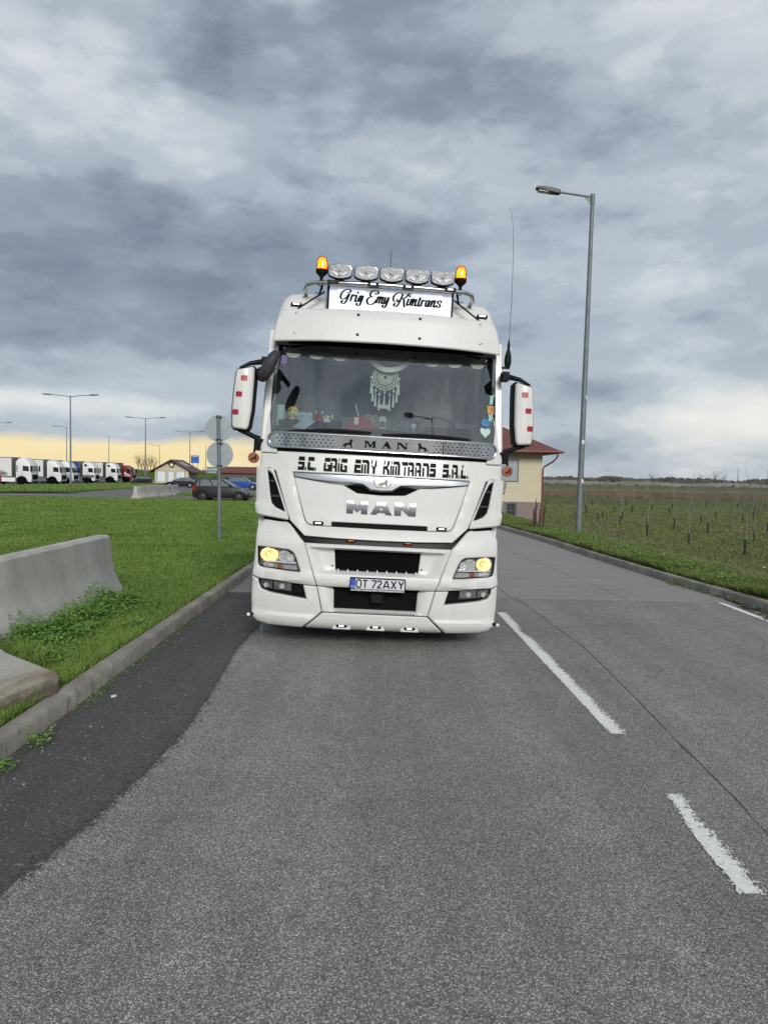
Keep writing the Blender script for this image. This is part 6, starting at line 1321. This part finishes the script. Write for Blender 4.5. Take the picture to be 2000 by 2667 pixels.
m = M(); m.lathe([(.022, 3.04), (.036, 3.08), (.040, 3.12), (.036, 3.17), (.024, 3.22), (.014, 3.25), (.016, 3.29), (.008, 3.34), (.003, 3.36)], 14, X=Matrix.Translation((1.338, .6, 0))); m.box(1.25, 1.36, .58, .62, 3.035, 3.055); wb = m.build('whip_aerial', 'black', T)
m = M(); m.tube([(1.338, .6, 3.34), (1.340, .6, 3.8), (1.325, .6, 4.3), (1.300, .6, 4.62), (1.285, .6, 4.70), (1.262, .6, 4.77)], [.004, .0035, .003, .0025, .0025, .002], 5); m.build('whip', 'galv', wb)

# ---- mirrors
ml = [(1.50, 2.822), (1.385, 2.852), (1.367, 2.83), (1.366, 2.70), (1.378, 2.40), (1.402, 2.225), (1.42, 2.192), (1.44, 2.186), (1.565, 2.196), (1.586, 2.225), (1.590, 2.40), (1.580, 2.60), (1.562, 2.785), (1.55, 2.81)]
for s in (-1, 1):
    bulge = lambda x, z: .235 + 2.6 * (abs(x) - 1.475) ** 2 + .12 * ((z - 2.5) / .33) ** 4 * .12
    mo = panel('mirror', mir(inset(ccw(ml), -.010), s), 'black', T, bulge, .035, .16, .02, .05)
    inner = [(x * 1.0 + (-.0 if x > 1.47 else .0), z) for x, z in inset(ccw(ml), .006)]
    sh = panel('mirror_shell', mir(inner, s), 'white', mo, bulge, -.004, .06, .014, .035)
    for x, z in ((1.468, 2.720), (1.515, 2.553), (1.545, 2.367)):
        m = M(); w_, h_ = .033, .027; panel('', [(s * x - w_, z - h_), (s * x + w_, z - h_), (s * x + w_, z + h_), (s * x - w_, z + h_)], None, None, bulge, -.009, .008, .002, .04, rnd=.010, M_=m); m.build('red_reflector', 'red', sh)
    m = M(); m.tube([(s * 1.24, .42, 2.915), (s * 1.32, .36, 2.912), (s * 1.42, .32, 2.885), (s * 1.53, .30, 2.83)], [.034, .030, .024, .012], 10); m.box(min(s * 1.24, s * 1.31), max(s * 1.24, s * 1.31), .33, .48, 2.87, 2.965); m.build('upper_arm', 'black', mo)
    m = M(); m.tube([(s * 1.52, .34, 2.185), (s * 1.44, .34, 2.165), (s * 1.36, .36, 2.13), (s * 1.28, .38, 2.10)], [.016, .026, .026, .03], 10); m.build('lower_arm', 'black', mo)
    m = M(); m.loft([[(s * (1.30 + a * .052), .34 + b, z) for a, b in ((-1, -.05), (-.1, -.075), (.8, -.06), (1, .0), (1, .12), (-1, .12))] for z, q in ((1.985, 0), (2.0, 0), (2.07, 0), (2.105, 0))]); m.build('lower_bracket', 'black', mo)
    m = M(); m.tube([(s * 1.338, .30, 2.0), (s * 1.338, .30, 1.95)], .012, 8); st = m.build('marker_stem', 'black', mo)
    X = Matrix.Translation((s * 1.342, .29, 1.905)); m = M(); m.lathe([(.057, .02), (.057, .0), (.052, -.010), (.044, -.010)], 28, ax='y', X=X); b = m.build('marker_disc', 'amber', st)
    m = M(); m.lathe([(.001, -.006), (.046, -.006), (.046, .0)], 24, ax='y', X=X); m.build('disc_face', 'discorange', b)
    m = M(); lion(m, s * 1.342 - .037, s * 1.342 + .037, 1.872, 1.940, lambda x, z: .29, -.012); m.build('lion_mark', 'ink', b)
    m = M(); m.lathe([(.050, -.004), (.053, -.014), (.057, -.012)], 28, ax='y', X=X, cap=False); m.build('disc_ring', 'steel', b)
# extra mirrors on the left of the picture (kerb mirror under the arm, front mirror before the screen)
m = M(); m.loft([[(-1.30 + a * r, .36 + d, 2.785 + b * r * 1.0) for a, b in [(math.cos(q * PI / 8), math.sin(q * PI / 8)) for q in range(16)]] for r, d in ((.02, -.07), (.055, -.06), (.075, -.02), (.075, .06), (.06, .08))]); m.build('kerb_mirror', 'black', T)
X = Matrix.Translation((-1.195, .03, 2.835)) @ Matrix.Rotation(-math.radians(27), 4, 'Y').inverted()
m = M(); m.loft([[(a * .066 * r, d, b * .172 * r) for a, b in [(math.copysign(abs(math.cos(q * PI / 12)) ** .8, math.cos(q * PI / 12)), math.copysign(abs(math.sin(q * PI / 12)) ** .75, math.sin(q * PI / 12))) for q in range(24)]] for r, d in ((.25, -.075), (.7, -.062), (.93, -.035), (1, .0), (1, .04), (.94, .055))], X=X); fm = m.build('front_mirror', 'grey', T)
m = M(); m.tube([(-1.25, .4, 2.92), (-1.2, .2, 2.9)], .03, 8); m.build('front_mirror_arm', 'black', fm)
# ---- cab interior
m = M(); m.box(-1.19, 1.19, 1.75, 1.8, 2.0, 3.2); m.box(-1.19, 1.19, .55, 1.8, 3.14, 3.2); m.box(-1.19, -1.16, .5, 1.8, 2.12, 3.15); m.box(1.16, 1.19, .5, 1.8, 2.12, 3.15); cabin = m.build('cab_lining', 'cabgrey', T)
m = M(); m.loft([[(x, y, z) for y, z in ((.30 + .1 * (abs(x) / 1.2) ** 3, 2.10), (.32 + .1 * (abs(x) / 1.2) ** 3, 2.215), (.55, 2.275 + .015 * math.cos(x * 5)), (.82, 2.29), (.95, 2.22), (.95, 2.05))] for x in [-1.17 + 2.34 * k / 14 for k in range(15)]]); m.build('dashboard', 'grey', T)
MT['seat'] = mat('seat_cloth', (.085, .09, .10), .9, var=.25, scale=8)
for x in (-.72, .62):
    st = M(); st.loft([[(x + a * w_, y + b, z) for a, b in ((-1, -.06), (-.7, -.09), (.7, -.09), (1, -.06), (1, .06), (-1, .06))] for z, w_, y in ((2.0, .27, 1.25), (2.4, .26, 1.32), (2.68, .22, 1.36), (2.72, .12, 1.37), (2.74, .13, 1.36), (2.9, .13, 1.38), (2.93, .08, 1.38))]); st.build('seat', 'seat', T)
m = M(); m.tube([(.62 + .22 * math.cos(a), .86 + .1 * math.sin(a) * .6, 2.36 + .12 * math.sin(a)) for a in [k * PI / 10 for k in range(20)]], .016, 8, closed=True); m.tube([(.62, .95, 2.2), (.62, .87, 2.36)], .03, 8); m.build('steering_wheel', 'black', T)
m = M(); m.box(-1.15, 1.15, 1.69, 1.74, 2.45, 2.50); m.box(-1.15, 1.15, 1.3, 1.74, 2.3, 2.46); m.build('bunk', 'cabgrey', T)
# fringe of cream scallops along the top of the screen
MT['fringe'] = mat('fringe_cloth', (.7, .69, .58), .9)
m = M()
for k in range(9):
    x = -1.0 + k * .25
    if abs(x) < .3: continue
    z = 3.075 - .02 * math.cos(x); m.add([(x - .085, .56, z - .01), (x + .085, .56, z - .01), (x + .06, .555, z - .044), (x + .025, .55, z - .056), (x - .025, .55, z - .056), (x - .06, .555, z - .044)], [(0, 1, 2, 3, 4, 5)])
m.build('fringe', 'fringe', T)
MT['steer'] = mat('teal_print', (.25, .48, .44), .6, var=.3, scale=40); MT['stblue'] = mat('blue_print', (.05, .17, .36), .6, var=.3, scale=40); MT['storange'] = mat('orange_print', (.55, .25, .08), .6); MT['stheart'] = mat('pale_green_print', (.42, .56, .50), .6); MT['stpurple'] = mat('violet_print', (.15, .12, .26), .6)
def stick(nm, poly, mt, lab): return panel(nm, poly, mt, scr, lambda x, z: yS(x, z) + .010, 0, .001, .0002, .1, label=lab)
st = stick('sticker', [(1.105, 2.515), (1.182, 2.515), (1.182, 2.600), (1.105, 2.600)], 'storange', 'orange square toll sticker on the windscreen')
text_mesh('10', .065, 'framegrey', 'number', st, Matrix.Translation((1.145, yS(1.145, 2.56) + .007, 2.558)) @ Matrix.Rotation(PI / 2, 4, 'X'), .0005)
stick('sticker', [(1.13, 2.61), (1.165, 2.62), (1.18, 2.70), (1.20, 2.735), (1.165, 2.72), (1.135, 2.71)], 'steer', 'teal sticker above the orange square one'); stick('sticker', [(1.12, 2.43), (1.15, 2.43), (1.165, 2.508), (1.115, 2.508)], 'steer', 'teal sticker below the orange square one')
stick('sticker', [(1.085 + .052 * math.cos(a), 2.41 + .042 * math.sin(a)) for a in [k * PI / 8 for k in range(16)]], 'stblue', 'round blue sticker')
heart = [(1.08, 2.248), (1.135, 2.30), (1.14, 2.335), (1.122, 2.354), (1.098, 2.350), (1.08, 2.338), (1.062, 2.350), (1.038, 2.354), (1.022, 2.335), (1.027, 2.30)]
stick('sticker', heart, 'stheart', 'pale green heart sticker in the lower screen corner'); stick('sticker', [(-1.125, 2.935), (-1.10, 2.92), (-1.075, 2.92), (-1.062, 2.94), (-1.062, 3.02), (-1.125, 3.02)], 'stpurple', 'violet sticker in the upper screen corner')

# ---- loose things behind the windscreen
def inside_cab(name, label, cat, x, y, z, group=None):
    e = thing(name, label, cat, group=group); mm = mt_ @ Matrix.Translation((x, y, z)); e.location = mm.translation; e.rotation_euler = mm.to_euler(); return e
MT['yplush'] = mat('yellow_plush', (.62, .50, .12), .95, var=.1, scale=40); MT['bplush'] = mat('blue_grey_plush', (.33, .42, .47), .95, var=.15, scale=20); MT['rplush'] = mat('red_plush', (.26, .035, .035), .95, var=.2, scale=30); MT['wplush'] = mat('white_plush', (.62, .62, .55), .95)
t = inside_cab('plush_toy', 'round yellow plush toy with a red cap on the dashboard', 'soft toy', -.982, .62, 2.30)
m = M(); m.ball((0, 0, .13), .064, 18, 0, (1.0, .85, .98)); hd = m.build('head', 'yplush', t); m = M(); m.ball((-.022, -.056, .145), .009, 8, 0, (.7, .5, 1.4)); m.ball((.024, -.056, .145), .009, 8, 0, (.7, .5, 1.4)); m.build('eyes', 'ink', hd); m = M(); m.ball((.002, -.058, .115), .018, 8, 0, (1.3, .5, .5)); m.build('mouth', 'wplush', hd)
m = M(); m.ball((.035, .01, .185), .034, 12, 0, (1.1, .9, .7)); m.build('cap', 'rplush', t); m = M(); m.loft([[(.05, 0, -.02), (0, .045, -.02), (-.05, 0, -.02), (0, -.045, -.02)], [(.035, 0, .075), (0, .03, .075), (-.035, 0, .075), (0, -.03, .075)]]); m.build('body', 'yplush', t, 60)
t = inside_cab('plush_toy', 'grey blue plush toy lying beside the yellow one', 'soft toy', -.87, .60, 2.30)
m = M(); m.ball((-.06, 0, .10), .036, 12, 0, (1.1, .9, .9)); m.ball((.0, 0, .10), .052, 14, 0, (1.25, .8, .75)); m.ball((.075, 0, .095), .042, 12, 0, (.8, .8, 1.1)); m.ball((.02, 0, .05), .06, 12, 0, (1.6, .8, .8)); m.build('body', 'bplush', t, 80)
t = inside_cab('plush_toy', 'small red plush toy with white ears on the dashboard', 'soft toy', -.70, .60, 2.30)
m = M(); m.ball((0, 0, .10), .04, 12); m.ball((-.0, 0, .05), .045, 12); m.build('body', 'rplush', t, 80); m = M(); m.ball((-.028, -.02, .138), .016, 8, 0, (.6, .5, 1.3)); m.ball((.038, -.02, .138), .016, 8, 0, (.6, .5, 1.3)); m.build('ears', 'wplush', t)
t = inside_cab('plush_toy', 'small cream and brown plush toy right of the red one', 'soft toy', -.61, .60, 2.30)
m = M(); m.ball((0, 0, .085), .038, 12, 0, (1.3, .9, .7)); m.ball((.06, 0, .1), .018, 8, 0, (.6, .6, 1.6)); m.ball((0, 0, .04), .045, 12); m.build('body', 'wplush', t, 80); m = M(); m.ball((-.01, -.03, .09), .012, 8); m.ball((.03, -.03, .085), .01, 8); m.build('face', 'bark', t)
t = inside_cab('paper_roll', 'white paper roll standing in the left corner of the dashboard', 'paper roll', -1.11, .56, 2.27); m = M(); m.lathe([(.046, 0), (.046, .225), (.018, .225), (.018, .20)], 20); m.build('roll', 'stheart', t); m = M(); m.lathe([(.047, .02), (.047, .04)], 20); m.build('band', 'bplush', t)
t = inside_cab('tray', 'dark shallow tray with papers at the left of the dashboard', 'tray', -.74, .47, 2.235); m = M(); m.loft([[(-.36, 0, 0), (.28, 0, 0), (.28, .16, .03), (-.36, .16, .03)], [(-.38, -.01, .09), (.30, -.01, .075), (.30, .17, .12), (-.38, .17, .13)]]); m.build('tray_body', 'blackg', t); m = M(); m.loft([[(-.22, -.016, .02), (-.10, -.016, .0), (.02, -.016, .10), (-.14, -.016, .105)], [(-.22, -.012, .02), (-.10, -.012, .0), (.02, -.012, .10), (-.14, -.012, .105)]]); m.box(-.05, .10, -.02, -.012, .0, .018); m.build('paper', 'bplush', t)
t = inside_cab('tray', 'dark tray-shaped box at the right of the dashboard', 'tray', .73, .47, 2.225); m = M(); m.loft([[(-.26, 0, 0), (.22, 0, 0), (.22, .16, .03), (-.26, .16, .03)], [(-.27, -.01, .10), (.26, -.01, .105), (.26, .17, .13), (-.27, .17, .13)]]); m.build('tray_body', 'blackg', t)
t = inside_cab('cushion', 'dark red cushion with a white tag in the middle of the dashboard', 'cushion', -.24, .62, 2.28); m = M(); m.loft([[(x * k, y, z) for x, y in ((-1, -.03), (1, -.03), (1, .06), (-1, .06))] for z, k in ((.0, .17), (.04, .165), (.10, .10), (.15, .04))]); m.build('cover', 'rplush', t, 60); m = M(); m.box(-.072, -.024, -.045, -.035, .05, .13); m.build('tag', 'wplush', t)
t = inside_cab('drinking_straw', 'white straw standing slanted above the red cushion', 'straw', -.29, .62, 2.40); m = M(); m.tube([(.03, 0, .0), (-.018, 0, .155)], .006, 8); m.build('straw', 'wplush', t)
MT['pewter'] = mat('pewter', (.28, .31, .31), .45, .5, var=.3, scale=60)
for x, lb in ((-.155, 'left one of the two round pewter ornaments on the dashboard'), (-.085, 'right one of the two round pewter ornaments on the dashboard')):
    t = inside_cab('ornament', lb, 'ornament', x, .62, 2.29, 'pewter ornaments'); m = M(); m.tube([(.03 * math.cos(a), 0, .12 + .034 * math.sin(a)) for a in [k * PI / 8 for k in range(16)]], .009, 6, closed=True); m.tube([(.026 * math.cos(a), 0, .055 + .026 * math.sin(a)) for a in [k * PI / 8 for k in range(16)]], .009, 6, closed=True); m.tube([(0, 0, -.02), (0, 0, .15)], .008, 6); m.build('rings', 'pewter', t)
t = inside_cab('phone_holder', 'grey phone holder below the dream catcher', 'holder', .0, .60, 2.27); m = M(); panel('', [(-.042, .03), (.042, .03), (.042, .15), (.025, .17), (-.025, .17), (-.042, .15)], None, None, lambda x, z: 0, 0, .02, .004, .1, M_=m, holes=[[(-.028, .05), (.028, .05), (.028, .105), (-.028, .105)]]); m.tube([(0, .02, -.02), (0, .02, .05)], .012, 6); m.build('holder_body', 'pewter', t)
t = inside_cab('trophy', 'little silver cup with a leaning stick beside the phone holder', 'ornament', .13, .62, 2.28); m = M(); m.lathe([(.03, 0), (.012, .02), (.01, .05), (.03, .07), (.046, .12), (.04, .12), (.001, .08)], 16); m.tube([(.045, 0, .1), (.075, 0, .12), (.06, 0, .07), (.03, 0, .07)], .005, 5); m.tube([(-.045, 0, .1), (-.075, 0, .12), (-.06, 0, .07), (-.03, 0, .07)], .005, 5); m.build('cup', 'pewter', t, 50); m = M(); m.tube([(.01, 0, .1), (.06, 0, .22)], .005, 5); m.build('stick', 'pewter', t)
t = inside_cab('disc', 'small pale round disc on the dashboard right of the cup', 'disc', .34, .60, 2.28); m = M(); m.lathe([(.001, -.004), (.030, -.004), (.030, .004), (.001, .004)], 20, ax='y', X=Matrix.Translation((0, 0, .07))); m.tube([(0, 0, -.01), (0, 0, .05)], .006, 6); m.build('disc_face', 'bplush', t)
# cream scarf slung under the roof and the dream catcher
t = inside_cab('scarf', 'cream scarf hanging in a wide curve under the cab roof', 'scarf', .03, .60, 3.03)
m = M(); A_ = catmull([(-.285, .10), (-.20, .02), (-.10, -.06), (.0, -.085), (.12, -.06), (.22, .01), (.33, .09)], 6); ribbon(m, A_, lambda i, d: .026, lambda x, z: (x, 0.012 * math.sin(z * 60), z)); m.build('cloth', 'cream', t)
t = inside_cab('dream_catcher', 'white dream catcher with tassels hanging behind the middle of the windscreen', 'dream catcher', .006, .66, 2.868)
MT['cord'] = mat('ivory_cord', (.75, .73, .6), .9, var=.1, scale=60); MT['tassel'] = mat('white_tassel', (.75, .8, .76), .9)
m = M()
for r, w_ in ((.137, .0075), (.112, .006), (.075, .005), (.05, .0045), (.028, .005)): m.tube([(r * math.cos(a), 0, r * math.sin(a)) for a in [k * PI / 20 for k in range(40)]], w_, 6, closed=True)
hp = m.build('hoop', 'cord', t); m = M()
for k in range(22):
    a, b = k * PI / 11, (k + .5) * PI / 11
    for r0, r1 in ((.112, .075), (.075, .05), (.05, .02)): m.tube([(r0 * math.cos(a), 0, r0 * math.sin(a)), (r1 * math.cos(b), 0, r1 * math.sin(b))], .0032, 4); m.tube([(r0 * math.cos(a), 0, r0 * math.sin(a)), (r1 * math.cos(a - PI / 22), 0, r1 * math.sin(a - PI / 22))], .0032, 4)
    m.tube([(.137 * math.cos(a), 0, .137 * math.sin(a)), (.112 * math.cos(b), 0, .112 * math.sin(b))], .003, 4)
m.build('web', 'cord', hp); m = M(); m.tube([(0, 0, .137), (0, 0, .21)], .004, 5); m.build('cord', 'cord', t)
for x, z in ((-.150, -.01), (-.130, -.095), (-.098, -.15), (-.055, -.19), (.0, -.165), (.058, -.19), (.100, -.15), (.135, -.095), (.152, -.01)):
    m = M(); z0 = -math.sqrt(max(0, .137 ** 2 - x * x)) if abs(x) < .137 else 0; m.tube([(x * .93, 0, z0), (x, 0, z)], .003, 5); m.ball((x, 0, z), .016, 10); m.ball((x, 0, z - .028), .008, 8); m.lathe([(.006, z - .04), (.008, z - .07), (.016, z - .165), (.013, z - .172)], 10, X=Matrix.Translation((x, 0, 0))); m.build('tassel', 'tassel', t, 50)
m = M(); m.box(-.07, .05, -.02, -.012, -.342, -.300); m.build('label_tag', 'wplush', t)
